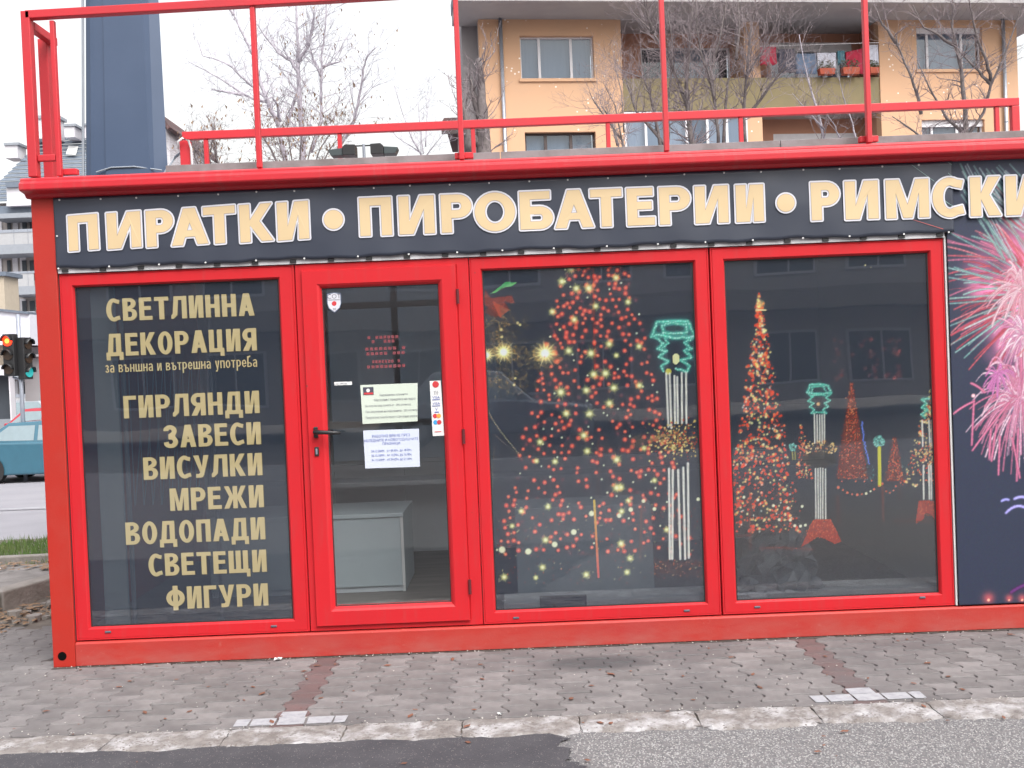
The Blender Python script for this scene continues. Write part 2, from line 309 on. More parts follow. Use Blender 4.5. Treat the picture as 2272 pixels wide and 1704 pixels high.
# ------------------------------------------------------------------ lettering (flat print built as polygons)
def arc(cx, cy, rx, ry, a0, a1, n=10):
    return [(cx + rx * math.cos(R(a0 + (a1 - a0) * i / n)), cy + ry * math.sin(R(a0 + (a1 - a0) * i / n))) for i in range(n + 1)]
def bowl(w, s, t, y0, y1, x0=0.0):                  # right-hand bowl: outer path and hole
    ry = (y1 - y0) / 2; cy = (y0 + y1) / 2; rx = min(w * 0.52, ry * 1.15) if w > 0.8 else w * 0.46
    cx = w - rx
    return arc(cx, cy, rx, ry, 90, -90, 12), [(x0 + s, y0 + t)] + [(x0 + s, y1 - t)] + arc(cx, cy, rx - s * 0.98, ry - t, 90, -90, 10)
def mirror(sh, w): return [([(w - x, y) for x, y in o][::-1], [[(w - x, y) for x, y in h][::-1] for h in hs_]) for o, hs_ in sh]
def glyph(ch, w, s, t):
    g = ch
    if g == 'П': return [([(0, 0), (0, 1), (w, 1), (w, 0), (w - s, 0), (w - s, 1 - t), (s, 1 - t), (s, 0)], [])]
    if g == 'Н': return [([(0, 0), (0, 1), (s, 1), (s, .5 + t / 2), (w - s, .5 + t / 2), (w - s, 1), (w, 1), (w, 0), (w - s, 0), (w - s, .5 - t / 2), (s, .5 - t / 2), (s, 0)], [])]
    if g == 'И':
        a = .34
        return [([(0, 0), (0, 1), (s, 1), (s, a), (w - s * 1.35, 1), (w, 1), (w, 0), (w - s, 0), (w - s, 1 - a), (s * 1.35, 0)], [])]
    if g == 'Г': return [([(0, 0), (0, 1), (w, 1), (w, 1 - t), (s, 1 - t), (s, 0)], [])]
    if g == 'Т': c = w / 2; return [([(c - s / 2, 0), (c - s / 2, 1 - t), (0, 1 - t), (0, 1), (w, 1), (w, 1 - t), (c + s / 2, 1 - t), (c + s / 2, 0)], [])]
    if g == 'Е': return [([(0, 0), (0, 1), (w * .95, 1), (w * .95, 1 - t), (s, 1 - t), (s, .5 + t / 2 + .03), (w * .9, .5 + t / 2 + .03), (w * .9, .5 - t / 2 + .03), (s, .5 - t / 2 + .03), (s, t), (w, t), (w, 0)], [])]
    if g == 'Р': o, h = bowl(w, s, t, .38, 1.0); return [([(0, 0), (0, 1)] + o + [(s, .38), (s, 0)], [h])]
    if g == 'Я':
        o, h = bowl(w, s, t, .40, 1.0); sh = mirror([([(0, 0), (0, 1)] + o + [(s, .40), (s, 0)], [h])], w)
        return sh + [([(0, 0), (w * .36, .44), (w * .36 + s * 1.1, .44), (s * 1.15, 0)], [])]
    if g == 'Б':
        o, h = bowl(w, s, t, 0, .60); return [([(0, 0), (0, 1), (w * .92, 1), (w * .92, 1 - t), (s, 1 - t), (s, .60)] + o, [h])]
    if g == 'В':
        o1, h1 = bowl(w * .94, s, t * .9, .52, 1.0); o2, h2 = bowl(w, s, t * .9, 0, .56)
        h1[0] = (s, .52 + t * .55); 
        return [([(0, 0), (0, 1)] + o1[:-2] + [(w * .62, .54)] + o2[3:], [h1, [(x, min(y, .46)) for x, y in h2]])]
    if g == 'О': return [(arc(w / 2, .5, w / 2, .515, 0, 354, 30), [arc(w / 2, .5, w / 2 - s, .515 - t, 0, 354, 26)])]
    if g == 'С':
        o = arc(w * .54, .5, w * .54, .515, 50, 310, 22); i = arc(w * .54, .5, w * .54 - s, .515 - t, 310, 50, 18)
        o[0] = (w * .97, .93); o[-1] = (w * .99, .07); i[0] = (w * .93, .07 + t); i[-1] = (w * .91, .93 - t); return [(o + i, [])]
    if g == 'А':
        k = w / 2 - .60 * s; e = 1.08 * s; y0 = .22; y1 = y0 + t * .85; yt = (w / 2 - e) / k
        return [([(0, 0), (w / 2 - .6 * s, 1), (w / 2 + .6 * s, 1), (w, 0), (w - e, 0), (w - e - k * y0, y0), (e + k * y0, y0), (e, 0)], [[(e + k * y1, y1), (w / 2, yt), (w - e - k * y1, y1)]])]
    if g == 'К': q = w - 1.15 * s; return [([(0, 0), (0, 1), (s, 1), (s, .57), (q, 1), (w * .98, 1), (s + .42 * (w - s), .54), (w, 0), (q, 0), (s, .44), (s, 0)], [])]
    if g == 'Ж':
        c = w / 2; a = s * .45
        return [([(c - a, 0), (c - a, .42), (s * 1.0, 0), (0, 0), (c - .26 * w, .53), (.02 * w, 1), (s * 1.05, 1), (c - a, .58), (c - a, 1), (c + a, 1), (c + a, .58), (w - s * 1.05, 1), (w * .98, 1), (c + .26 * w, .53), (w, 0), (w - s, 0), (c + a, .42), (c + a, 0)], [])]
    if g == 'М': return [([(0, 0), (0, 1), (s * 1.25, 1), (w / 2, .34), (w - s * 1.25, 1), (w, 1), (w, 0), (w - s * .95, 0), (w - s * .95, .66), (w / 2 + s * .42, 0), (w / 2 - s * .42, 0), (s * .95, .66), (s * .95, 0)], [])]
    if g == 'Л': return [([(0, 0), (0, t * .9), (.10 * w, t * 1.3), (.2 * w, 1), (w, 1), (w, 0), (w - s, 0), (w - s, 1 - t), (.2 * w + s * .85, 1 - t), (.10 * w + s * .9, .16), (.14 * w, 0)], [])]
    if g == 'Д': return [([(0, -.18), (0, t), (.10 * w, t), (.2 * w, 1), (.88 * w, 1), (.88 * w, t), (w, t), (w, -.18), (w - s * .8, -.18), (w - s * .8, 0), (s * .8, 0), (s * .8, -.18)], [[(.12 * w + s * .95, t), (.2 * w + s * .85, 1 - t), (.88 * w - s, 1 - t), (.88 * w - s, t)]])]
    if g == 'Ц': b = .88 * w; return [([(0, 0), (0, 1), (s, 1), (s, t), (b - s, t), (b - s, 1), (b, 1), (b, t), (w, t), (w, -.18), (w - s * .8, -.18), (w - s * .8, 0)], [])]
    if g == 'Щ':
        b = .91 * w; c = b / 2
        return [([(0, 0), (0, 1), (s, 1), (s, t), (c - s / 2, t), (c - s / 2, 1), (c + s / 2, 1), (c + s / 2, t), (b - s, t), (b - s, 1), (b, 1), (b, t), (w, t), (w, -.18), (w - s * .7, -.18), (w - s * .7, 0)], [])]
    if g == 'У': return [([(0, 1), (s * 1.08, 1), (w * .54, .46), (w - s * 1.05, 1), (w, 1), (w * .66, .14), (w * .58, .03), (w * .44, 0), (w * .14, 0), (w * .14, t), (w * .34, t), (w * .42, .22)], [])]
    if g == 'Ф': return [(arc(w / 2, .5, w / 2, .38, 0, 354, 26), [arc(w / 2, .5, w / 2 - s, .38 - t, 0, 354, 22)]), ([(w / 2 - s / 2, -.05), (w / 2 - s / 2, 1.05), (w / 2 + s / 2, 1.05), (w / 2 + s / 2, -.05)], [])]
    if g == 'З':
        ou = [(0.0, .76), (.03 * w, .88)] + arc(w * .47, .755, w * .47, .26, 140, -30, 12) + [(w * .80, .53)] + arc(w * .48, .26, w * .52, .275, 40, -150, 14) + [(0, .24)]
        inn = [(s, .28)] + arc(w * .48, .27, w * .52 - s, .275 - t, -150, 70, 12) + [(w * .34, .27 + .275 - t), (w * .34, .60)] + arc(w * .47, .745, w * .47 - s, .25 - t, -70, 150, 10) + [(s, .76)]
        return [(ou + inn, [])]
    if g == '•': return [(arc(w / 2, .48, w / 2, w / 2, 0, 354, 26), [])]
    raise KeyError(ch)
def offset(ring, o, hole=False):
    n = len(ring); area = sum(ring[i][0] * ring[(i + 1) % n][1] - ring[(i + 1) % n][0] * ring[i][1] for i in range(n))
    sgn = (1 if area > 0 else -1) * (-1 if hole else 1); out = []
    for i in range(n):
        p0, p, p1 = Vector(ring[i - 1]), Vector(ring[i]), Vector(ring[(i + 1) % n])
        a = p - p0; b = p1 - p
        if a.length < 1e-7 or b.length < 1e-7: continue
        a.normalize(); b.normalize()
        na = Vector((a.y, -a.x)) * sgn; nb = Vector((b.y, -b.x)) * sgn; m = (na + nb)
        cr = (a.x * b.y - a.y * b.x) * sgn
        if cr > 0.3 and m.length > 1e-4:           # convex corner: rounded
            for k in range(4):
                q = na.lerp(nb, k / 3)
                if q.length > 1e-5: out.append(tuple(p + q.normalized() * o))
        elif m.length < 1e-4: out.append(tuple(p + na * o))
        else:
            m.normalize(); out.append(tuple(p + m * (o / max(0.25, m.dot(na)))))
    return out
def add_shape(mb, outer, holes, y):
    rings = [[Vector((x, z, 0)) for x, z in r] for r in [outer] + holes if len(r) > 2]
    tris = tessellate_polygon(rings); pts = [p for r in rings for p in r]
    mb.add([(p.x, y, p.y) for p in pts], [])
    n = len(mb.v) - len(pts)
    for t_ in tris: mb.f.append(tuple(n + i for i in t_))
def place_glyph(mbs, ch, x0, x1, z0, z1, sm, tm, layers, slant=0.0):
    """layers: list of (mesh builder, offset, y, dx, dz)"""
    h = z1 - z0; w = (x1 - x0) / h
    for mb, o, y, dx, dz in layers:
        for k, (ou, hs_) in enumerate(glyph(ch, w, sm, tm)):
            T = lambda r: [(x0 + a * h + dx, z0 + b * h + dz + slant * a * h) for a, b in r]
            O = T(ou); H = [T(q) for q in hs_]
            if o: O = offset(O, o); H = [offset(q, o, True) for q in H]
            add_shape(mb, O, H, y - 0.0003 * k)

def text_mesh(name, s, x, z, size, mat, parent, y, sx=1.0, align='LEFT', extr=0):
    c = bpy.data.curves.new(name, 'FONT'); c.body = s; c.size = size; c.align_x = align; c.resolution_u = 2
    o = bpy.data.objects.new(name, c); col.objects.link(o); bpy.context.view_layer.update()
    me = bpy.data.meshes.new_from_object(o.evaluated_get(bpy.context.evaluated_depsgraph_get()))
    bpy.data.objects.remove(o)
    me.transform(Matrix.Translation((x, y, z)) @ Matrix.Rotation(R(90), 4, 'X') @ Matrix.Diagonal((sx, 1, 1, 1)))
    me.materials.clear(); me.materials.append(mat); o = bpy.data.objects.new(name, me); col.objects.link(o)
    if parent: o.parent = parent
    return o

# ------------------------------------------------------------------ printed pictures: a fine sheet of coloured points
class Canvas:
    def __init__(s, x0, x1, z0, z1, res, base):
        s.x0, s.x1, s.z0, s.z1 = x0, x1, z0, z1; s.nx = int((x1 - x0) / res) + 1; s.nz = int((z1 - z0) / res) + 1
        s.X, s.Z = np.meshgrid(np.linspace(x0, x1, s.nx), np.linspace(z0, z1, s.nz)); s.dx = (x1 - x0) / (s.nx - 1); s.dz = (z1 - z0) / (s.nz - 1)
        s.I = np.zeros((s.nz, s.nx, 3)) + np.array(base)
    def box(s, xa, xb, za, zb):
        i0 = max(0, int((xa - s.x0) / s.dx)); i1 = min(s.nx, int((xb - s.x0) / s.dx) + 2); j0 = max(0, int((za - s.z0) / s.dz)); j1 = min(s.nz, int((zb - s.z0) / s.dz) + 2)
        return None if i1 <= i0 or j1 <= j0 else (slice(j0, j1), slice(i0, i1))
    def blend(s, b, m, c, add=False):
        m = np.clip(m, 0, 1)[..., None]; c = np.array(c)
        s.I[b] = np.clip(s.I[b] + m * c, 0, 1) if add else s.I[b] * (1 - m) + c * m
    def dot(s, x, z, r, c, soft=0.3, add=False, a=1.0):
        b = s.box(x - r * 1.3, x + r * 1.3, z - r * 1.3, z + r * 1.3)
        if b is None: return
        d = np.hypot(s.X[b] - x, s.Z[b] - z) / r; s.blend(b, a * np.clip((1 - d) / soft, 0, 1), c, add)
    def glow(s, x, z, r, c, a=1.0):
        b = s.box(x - r * 2, x + r * 2, z - r * 2, z + r * 2)
        if b is None: return
        d = np.hypot(s.X[b] - x, s.Z[b] - z) / r; s.blend(b, a * np.exp(-d * d * 2), c, True)
    def line(s, x0, z0, x1, z1, wd, c, a=1.0, fade=0.0, add=False, w1=None):
        w1 = wd if w1 is None else w1; e = max(wd, w1) + s.dx
        b = s.box(min(x0, x1) - e, max(x0, x1) + e, min(z0, z1) - e, max(z0, z1) + e)
        if b is None: return
        dx, dz = x1 - x0, z1 - z0; L = dx * dx + dz * dz + 1e-12
        t = np.clip(((s.X[b] - x0) * dx + (s.Z[b] - z0) * dz) / L, 0, 1); d = np.hypot(s.X[b] - x0 - t * dx, s.Z[b] - z0 - t * dz)
        hw = wd + (w1 - wd) * t; s.blend(b, a * np.clip((hw - d) / s.dx + 0.5, 0, 1) * np.clip(hw / s.dx * 1.4, 0.15, 1) * (1 - fade * t), c, add)
    def path(s, pts, wd, c, **k):
        for p, q in zip(pts[:-1], pts[1:]): s.line(*p, *q, wd, c, **k)
    def star(s, x, z, r, c, n=8, rot=0.2, core=(1, 1, .8)):
        s.glow(x, z, r * .7, tuple(q * .6 for q in c))
        for i in range(n):
            a = rot + 2 * math.pi * i / n; rr = r * (1.15 if i % 2 else .85); s.line(x, z, x + rr * math.cos(a), z + rr * math.sin(a), .0034, c, w1=.0012)
        s.dot(x, z, r * .36, core, .5)
    def poly(s, pts, c, a=1.0, tex=0.0):
        xs = [p[0] for p in pts]; zs = [p[1] for p in pts]; b = s.box(min(xs), max(xs), min(zs), max(zs))
        if b is None: return
        X, Z = s.X[b], s.Z[b]; inside = np.zeros(X.shape, bool); n = len(pts)
        for i in range(n):
            (xa, za), (xb, zb) = pts[i], pts[(i + 1) % n]
            with np.errstate(divide='ignore', invalid='ignore'): inside ^= ((za > Z) != (zb > Z)) & (X < (xb - xa) * (Z - za) / (zb - za + 1e-12) + xa)
        m = inside * a
        if tex: m = m * (1 - tex + tex * nrg.random(X.shape))
        s.blend(b, m, c)
    def build(s, name, mat, parent, y, back=0.0):
        nx, nz = s.nx, s.nz; v = np.stack([s.X, np.full_like(s.X, y), s.Z], -1).reshape(-1, 3)
        idx = np.arange(nx * nz).reshape(nz, nx); f = np.stack([idx[:-1, :-1], idx[:-1, 1:], idx[1:, 1:], idx[1:, :-1]], -1).reshape(-1, 4)
        me = bpy.data.meshes.new(name); me.vertices.add(len(v)); me.vertices.foreach_set('co', v.ravel().astype(np.float32))
        me.loops.add(f.size); me.loops.foreach_set('vertex_index', f.ravel().astype(np.int32)); me.polygons.add(len(f))
        me.polygons.foreach_set('loop_start', (np.arange(len(f)) * 4).astype(np.int32)); me.update(calc_edges=True)
        at_ = me.color_attributes.new('print', 'FLOAT_COLOR', 'POINT'); c = np.ones((nx * nz, 4)); c[:, :3] = s2l(np.clip(s.I, 0, 1)).reshape(-1, 3) * .95
        at_.data.foreach_set('color', c.ravel().astype(np.float32)); me.materials.append(mat)
        o = bpy.data.objects.new(name, me); col.objects.link(o)
        if parent: o.parent = parent
        return o
nrg = np.random.default_rng(3)

# ================================================================== GROUND
def sheet(name, mat, x0, x1, y0, y1, z, nx=1, ny=1, wob=0.0, parent=None, kind='structure'):
    mb = MB(); r_ = random.Random(len(name))
    for j in range(ny + 1):
        for i in range(nx + 1): mb.v.append((x0 + (x1 - x0) * i / nx, y0 + (y1 - y0) * j / ny, z + (r_.uniform(-wob, wob) if wob else 0)))
    for j in range(ny):
        for i in range(nx): a = j * (nx + 1) + i; mb.f.append((a, a + 1, a + nx + 2, a + nx + 1))
    o = mb.build(name, mat, parent, smooth=wob > 0)
    if kind: o['kind'] = kind
    return o
sheet('ground', M['earth'], -300, 300, -200, 400, -0.64)
sheet('earth_base', M['earth'], -40, 30, -12, 4.5, -0.14)
sheet('road', M['asphl'], -30, 30, -12, -1.22, -0.010)
mb = MB()                                            # the street falls away behind the kiosk
for yy, zz in ((4.2, -.03), (7, -.13), (10, -.29), (13, -.43), (16, -.52), (75, -.52)): mb.v += [(-70, yy, zz), (40, yy, zz)]
mb.f = [(2 * k, 2 * k + 1, 2 * k + 3, 2 * k + 2) for k in range(5)]; tag(mb.build('street', M['street'], smooth=True), kind='structure')
mb = MB()
for k in range(7): mb.quad((-14 + k * 3.2, 8.6 + k * .1, -.205), (-12.6 + k * 3.2, 8.65 + k * .1, -.208), (-12.6 + k * 3.2, 8.77 + k * .1, -.213), (-14 + k * 3.2, 8.72 + k * .1, -.212))
tag(mb.build('lane_marking', M['markpaint']), kind='structure').location = (0, 0, .008)
# dark patch of newer asphalt with an irregular edge
pts = [(-30, -1.25), (0.12, -1.25)]
yy0 = [(x_, -1.278 + .014 * math.sin(x_ * 5.1) + .010 * math.sin(x_ * 17) + rng.uniform(-.009, .009)) for x_ in np.arange(-4.5, .12, .035)]
pts = [(-30, -1.25)] + yy0
y = -1.30
while y > -2.6: pts.append((0.10 + 0.03 * math.sin(y * 9) + 0.02 * math.sin(y * 41) + rng.uniform(-.022, .022) + (-1.25 - y) * .35, y)); y -= 0.014
pts += [(0.9, -3.2), (-30, -3.4)]
mb = MB(); mb.add([(a, b, -0.0025) for a, b in pts], [tuple(range(len(pts)))[::-1]]); o = mb.build('asphalt_patch', M['asphd']); o['kind'] = 'structure'
# loose pale chips in the light road surface
mb = MB()
for i in range(15000):
    x = rng.uniform(-0.2, 3.4); yy = rng.uniform(-2.1, -1.3) if rng.random() < .8 else rng.uniform(-3.4, -2.1)
    if x < 0.16 + (-1.25 - yy) * .35 and rng.random() < .93: continue
    r_ = rng.uniform(.0022, .0062); a = rng.uniform(0, 6.3); c_, s_ = math.cos(a) * r_, math.sin(a) * r_; h = r_ * rng.uniform(.5, 1.0)
    mb.add([(x + c_, yy + s_, -.0095), (x - s_ * .8, yy + c_ * .8, -.0095), (x - c_, yy - s_, -.0095), (x + s_ * .8, yy - c_ * .8, -.0095), (x + rng.uniform(-.4, .4) * r_, yy, -.0095 + h)], [(0, 1, 4), (1, 2, 4), (2, 3, 4), (3, 0, 4)])
tag(mb.build('stone_chips', M['chips']), 'pale stone chips worked into the light grey road surface', 'stone chips', kind='stuff')

# pavement of notched pavers
pave = empty('pavement', (0, 0, 0)); pave['kind'] = 'structure'
mb = MB(); mb.box(-2.9, 6, -1.08, 0.2, -.10, -.009); mb.box(-3.5, -2.9, -1.08, .85, -.10, -.0095); mb.box(-9, -3.5, -1.08, -0.2, -.10, -.011); mb.build('joint_bed', M['sand'], pave)
PW, PL = 0.130, 0.150
def paver_mesh(name, y0f=0.0, y1f=1.0, mat=None):
    a = .0160; g = .0034; L = PL; prof = [(0, a), (.12, a), (.24, a * .55), (.38, -a * .7), (.46, -a), (.54, -a), (.62, -a * .7), (.76, a * .55), (.88, a), (1, a)]; g2 = .0052
    ys = sorted({y0f, y1f} | {t for t, _ in prof if y0f < t < y1f})
    def wof(t): return np.interp(t, [p[0] for p in prof], [p[1] for p in prof])
    right = [(PW / 2 + wof(t) - g, (t - .5) * L + (g2 if t == y0f else -g2 if t == y1f else 0)) for t in ys]
    left = [(-x, y_) for x, y_ in right][::-1]; ring = right + left
    ch = [(x * .955, y_ * .955 + (0 if (y0f, y1f) == (0, 1) else .03 * ((y0f + y1f) / 2 - .5) * L)) for x, y_ in ring]; n = len(ring)
    m_ = MB(); m_.add([(x, y_, -.05) for x, y_ in ring] + [(x, y_, -.005) for x, y_ in ring] + [(x, y_, 0) for x, y_ in ch],
                      [(i, (i + 1) % n, n + (i + 1) % n, n + i) for i in range(n)] + [(n + i, n + (i + 1) % n, 2 * n + (i + 1) % n, 2 * n + i) for i in range(n)])
    q = len(ys)
    for i in range(q - 1): m_.f.append((2 * n + i, 2 * n + i + 1, 2 * n + n - 2 - i, 2 * n + n - 1 - i))
    me = bpy.data.meshes.new(name); me.from_pydata(m_.v, [], m_.f); me.update(); me.materials.append(mat or M['paver']); return me
pm_full = paver_mesh('paver'); pm_red = paver_mesh('paver', mat=M['paverred']); pm_lo = paver_mesh('paver', 0, .5); pm_hi = paver_mesh('paver', .5, 1); pm_rlo = paver_mesh('paver', 0, .5, M['paverred'])
cand = []; YB = -1.075
REDC = {-8: 0, 12: 0}
for c in range(-34, 46):
    x = -0.03 + c * PW; off = .5 if c % 2 else 0.0; n0 = -1 if off else 0; ytop = 0.05 if x > -2.66 else .84 if x > -3.5 else -.25
    for r_ in range(n0, 16):
        yc = YB + (r_ + off + .5) * PL; half = None
        if r_ == -1: half = 'hi'
        if yc - PL / 2 > ytop: break
        vis = abs(x) < .53 * (yc + 5.455) + .12 and not (yc > 0.06 and x > -2.62)
        cand.append(((yc + 5.455) ** -2 * (0.5 if half else 1) if vis else -1 - abs(x), x, yc, half, c in REDC))
cand.sort(key=lambda t: -t[0])
far = MB()
for i, (k_, x, yc, half, red) in enumerate(cand):
    dz = rng.uniform(-.002, .0012); rz = rng.uniform(-.014, .014)
    me = {None: pm_red if red else pm_full, 'hi': pm_hi}[half]
    if i < 298:
        o = bpy.data.objects.new('paver', me); col.objects.link(o); o.parent = pave; o.location = (x, yc, dz); o.rotation_euler = (rng.uniform(-.006, .006), rng.uniform(-.006, .006), rz)
    else:
        far.add([(v.co.x + x, v.co.y + yc, v.co.z + dz) for v in me.vertices], [tuple(p.vertices) for p in me.polygons])
o = far.build('paver_field', M['paver'], pave); o['kind'] = 'stuff'
# parking bay marks painted across the pavers
def mark(x, y, label):
    t = MB()
    def piece(x0, x1, y0, y1):
        r_ = [(x0 + rng.uniform(0, .006), y0), ((x0 + x1) / 2, y0 + rng.uniform(-.004, .004)), (x1, y0 + rng.uniform(0, .005)), (x1 + rng.uniform(-.006, .004), y1), ((x0 + x1) / 2, y1 + rng.uniform(-.003, .004)), (x0, y1 - rng.uniform(0, .005))]
        t.prism(r_, 'z', .0008, .0026)
    for a, b in ((-.25, -.185), (-.178, -.065), (-.058, .068), (.075, .19), (.197, .25)): piece(x + a, x + b, y, y + .085)
    piece(x - .062, x + .055, y + .0853, y + .165)
    return tag(t.build('parking_mark', M['markpaint'], None), label, kind='structure')
mark(-1.06, -1.055, 'white T shaped bay mark painted on the pavers, left'); mark(1.535, -1.045, 'white T shaped bay mark painted on the pavers, right')
# kerb stones, flush and worn
kerb = empty('kerb', (0, -1.19, 0)); kerb['kind'] = 'structure'
xs_ = [-4.3, -3.7, -3.15, -2.62]
x = -2.12 + .0
for x in np.arange(-4.45, 5.0, .512):
    x0 = x + 0.075; mb = MB(); nx, ny = 14, 6; r_ = random.Random(int(x * 100))
    w1 = x0 + .505; yb = -1.30 + r_.uniform(-.015, .01)
    for j in range(ny + 1):
        for i in range(nx + 1):
            u = i / nx; v = j / ny; ed = min(i, nx - i) == 0; yy = yb + (-1.081 - yb) * v
            if j == 0: yy += r_.uniform(-.012, .02) + (.03 if min(i, nx - i) < 1 else 0)
            xx = x0 + (w1 - x0) * u + (r_.uniform(-.004, .004) if ed else 0)
            mb.v.append((xx, yy, .001 + r_.uniform(-.004, .002) - (.006 if ed else 0) - (.012 if j == 0 else 0)))
    for j in range(ny):
        for i in range(nx): a = j * (nx + 1) + i; mb.f.append((a, a + 1, a + nx + 2, a + nx + 1))
    b0 = len(mb.v); rim = [i for i in range(nx + 1)] + [j * (nx + 1) + nx for j in range(1, ny + 1)] + [ny * (nx + 1) + i for i in range(nx - 1, -1, -1)] + [j * (nx + 1) for j in range(ny - 1, 0, -1)]
    mb.v += [(mb.v[i][0], mb.v[i][1], -.08) for i in rim]; n = len(rim)
    for k in range(n): mb.f.append((rim[(k + 1) % n], rim[k], b0 + k, b0 + (k + 1) % n))
    o = mb.build('kerb_stone', M['kerb'], kerb, smooth=False); o.matrix_parent_inverse = kerb.matrix_world.inverted()
    o.location = (0, 1.19, 0)
sheet('kerb_bed', M['earth'], -9, 9, -1.34, -1.07, -.016)

# left of the kiosk: old kerb, broken path, low edging, grass
def quadprism(name, mat, pts, z0, z1, parent=None, bevel=0.0):
    mb = MB(); mb.prism(pts, 'z', z0, z1); return mb.build(name, mat, parent, bevel=bevel)
ok = empty('old_kerb', (-3.6, 1.4, 0)); tag(ok, kind='structure')
line_ = [(-4.35, .30), (-3.86, .92), (-3.60, 1.42), (-3.40, 2.0), (-3.25, 2.7), (-3.1, 3.4)]
for (xa, ya), (xb, yb) in zip(line_[:-1], line_[1:]):
    d = Vector((xb - xa, yb - ya)).normalized() * .008; n_ = Vector((-d.y, d.x)).normalized() * .15
    o = quadprism('kerb_stone', M['kerbold'], [(xa + d.x, ya + d.y), (xb - d.x, yb - d.y), (xb - d.x + n_.x, yb - d.y + n_.y), (xa + d.x + n_.x, ya + d.y + n_.y)], -.1, .135 + rng.uniform(-.008, .008), ok, .012)
    o.location = (3.6, -1.4, 0)
mb = MB(); mb.prism([(-9, -.2), (-4.42, .32), (-3.97, 1.0), (-3.72, 1.5), (-3.53, 2.05), (-3.40, 2.62), (-9, 2.5)], 'z', -.1, .105); o = mb.build('path', M['path']); o['kind'] = 'structure'
mb = MB(); mb.prism([(-3.5, .86), (-2.4, .86), (-2.4, 3.6), (-3.1, 3.4), (-3.28, 2.7), (-3.42, 2.0), (-3.6, 1.42)], 'z', -.1, -.004); o = mb.build('dirt_strip', M['earth']); o['kind'] = 'structure'
tag(quadprism('edging', M['kerbold'], [(-9, 2.62), (-3.0, 2.86), (-3.0, 2.94), (-9, 2.70)], -.05, .14, None, .01), kind='structure')
sheet('lawn_soil', M['earth'], -9, -2.4, 2.72, 4.25, .06)
mb = MB()
for i in range(9000):
    x = rng.uniform(-6.5, -2.9); y_ = rng.uniform(2.78, 4.2 - max(0, (-4.3 - x)) * .35)
    if rng.random() < .25 and y_ < 3.0: continue
    h = rng.uniform(.03, .10); a = rng.uniform(0, 3.14); dx, dy = math.cos(a) * .005, math.sin(a) * .005; lx, ly = rng.uniform(-.03, .03), rng.uniform(-.03, .03)
    mb.add([(x - dx, y_ - dy, .055), (x + dx, y_ + dy, .055), (x + lx, y_ + ly, .06 + h)], [(0, 1, 2)])
tag(mb.build('grass', M['grass']), 'short green grass on the verge beside the street', 'grass', kind='stuff')
# leaves and grit
def leaf(mb, x, y_, z, r_):
    a = rng.uniform(0, 6.3); c_, s_ = math.cos(a), math.sin(a); P = [(-1, 0, 0), (-.3, .45, .25), (.5, .4, .1), (1, 0, .3), (.4, -.45, .12), (-.35, -.4, .2)]
    mb.add([(x + r_ * (p * c_ - q * s_), y_ + r_ * (p * s_ + q * c_), z + r_ * t * .7) for p, q, t in P], [tuple(range(6))])
mb = MB()
for i in range(75):
    yy = rng.uniform(-1.25, -.02); leaf(mb, rng.uniform(-2.6, 2.8), yy, .003, rng.uniform(.006, .024))
for i in range(14): leaf(mb, rng.uniform(-2.4, 2.6), rng.uniform(-1.7, -1.3), .0, rng.uniform(.006, .022))
for i in range(70): leaf(mb, rng.uniform(-2.5, 2.8), rng.uniform(-.03, -.004), .004, rng.uniform(.004, .012))
tag(mb.build('fallen_leaves', M['leaf']), 'small rust brown leaves scattered over pavers and kerb', 'leaves', kind='stuff')
mb = MB()
for i in range(420):
    t = rng.random(); x = -3.75 + t * .5 + rng.uniform(.0, .45); y_ = .75 + t * 1.5 + rng.uniform(-.15, .25)
    if x > -2.62: x -= .3
    leaf(mb, x, y_, .004 + rng.random() * .02, rng.uniform(.01, .034))
for i in range(180): leaf(mb, rng.uniform(-5, -3.2), rng.uniform(2.3, 2.65), .12, rng.uniform(.02, .045))
tag(mb.build('leaf_litter', M['leafy']), 'yellow brown leaf litter heaped against the old kerb', 'leaves', kind='stuff')
mb = MB()
for i in range(60):
    t = rng.random(); x = -3.6 + t * .5 + rng.uniform(0, .35); y_ = .9 + t * 1.4 + rng.uniform(-.1, .2); q = rng.uniform(.015, .06)
    mb.prism([(x + q * math.cos(a_) * rng.uniform(.7, 1.1), y_ + q * math.sin(a_) * rng.uniform(.6, 1)) for a_ in np.arange(0, 6.2, 1.05)], 'z', -.02, q * rng.uniform(.3, .8))
tag(mb.build('rubble', M['kerbold']), 'broken stone rubble lying against the old kerb', 'rubble', kind='stuff')
mb = MB()
for i in range(420):
    x = rng.uniform(-2.7, 2.9); yy = rng.choice([rng.uniform(-1.3, -.01), rng.uniform(-.04, -.005), rng.uniform(-1.09, -1.05)]); q = rng.uniform(.0015, .005); z = .002
    mb.add([(x - q, yy, z), (x, yy - q, z), (x + q, yy, z), (x, yy + q, z), (x, yy, z + q)], [(0, 1, 4), (1, 2, 4), (2, 3, 4), (3, 0, 4)])
tag(mb.build('grit', pm('pale_grit', (.5, .47, .44), .9)), 'fine pale grit lying along the pavement', 'grit', kind='stuff')
mb = MB(); xs2 = np.arange(-2.585, 3.4, .02)  # irregular dark strip that paints in the contact shadow under the base beam
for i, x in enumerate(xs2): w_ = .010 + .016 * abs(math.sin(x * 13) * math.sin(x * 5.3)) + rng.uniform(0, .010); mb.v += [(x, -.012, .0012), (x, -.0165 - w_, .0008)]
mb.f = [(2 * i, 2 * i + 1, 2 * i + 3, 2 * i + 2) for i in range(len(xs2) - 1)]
tag(mb.build('soil_line', pm('damp_soil', (.055, .045, .04), .95, (.10, .085, .075), 40, .9, .5, 90)), 'dark damp soil gathered along the foot of the red beam', 'soil', kind='stuff')
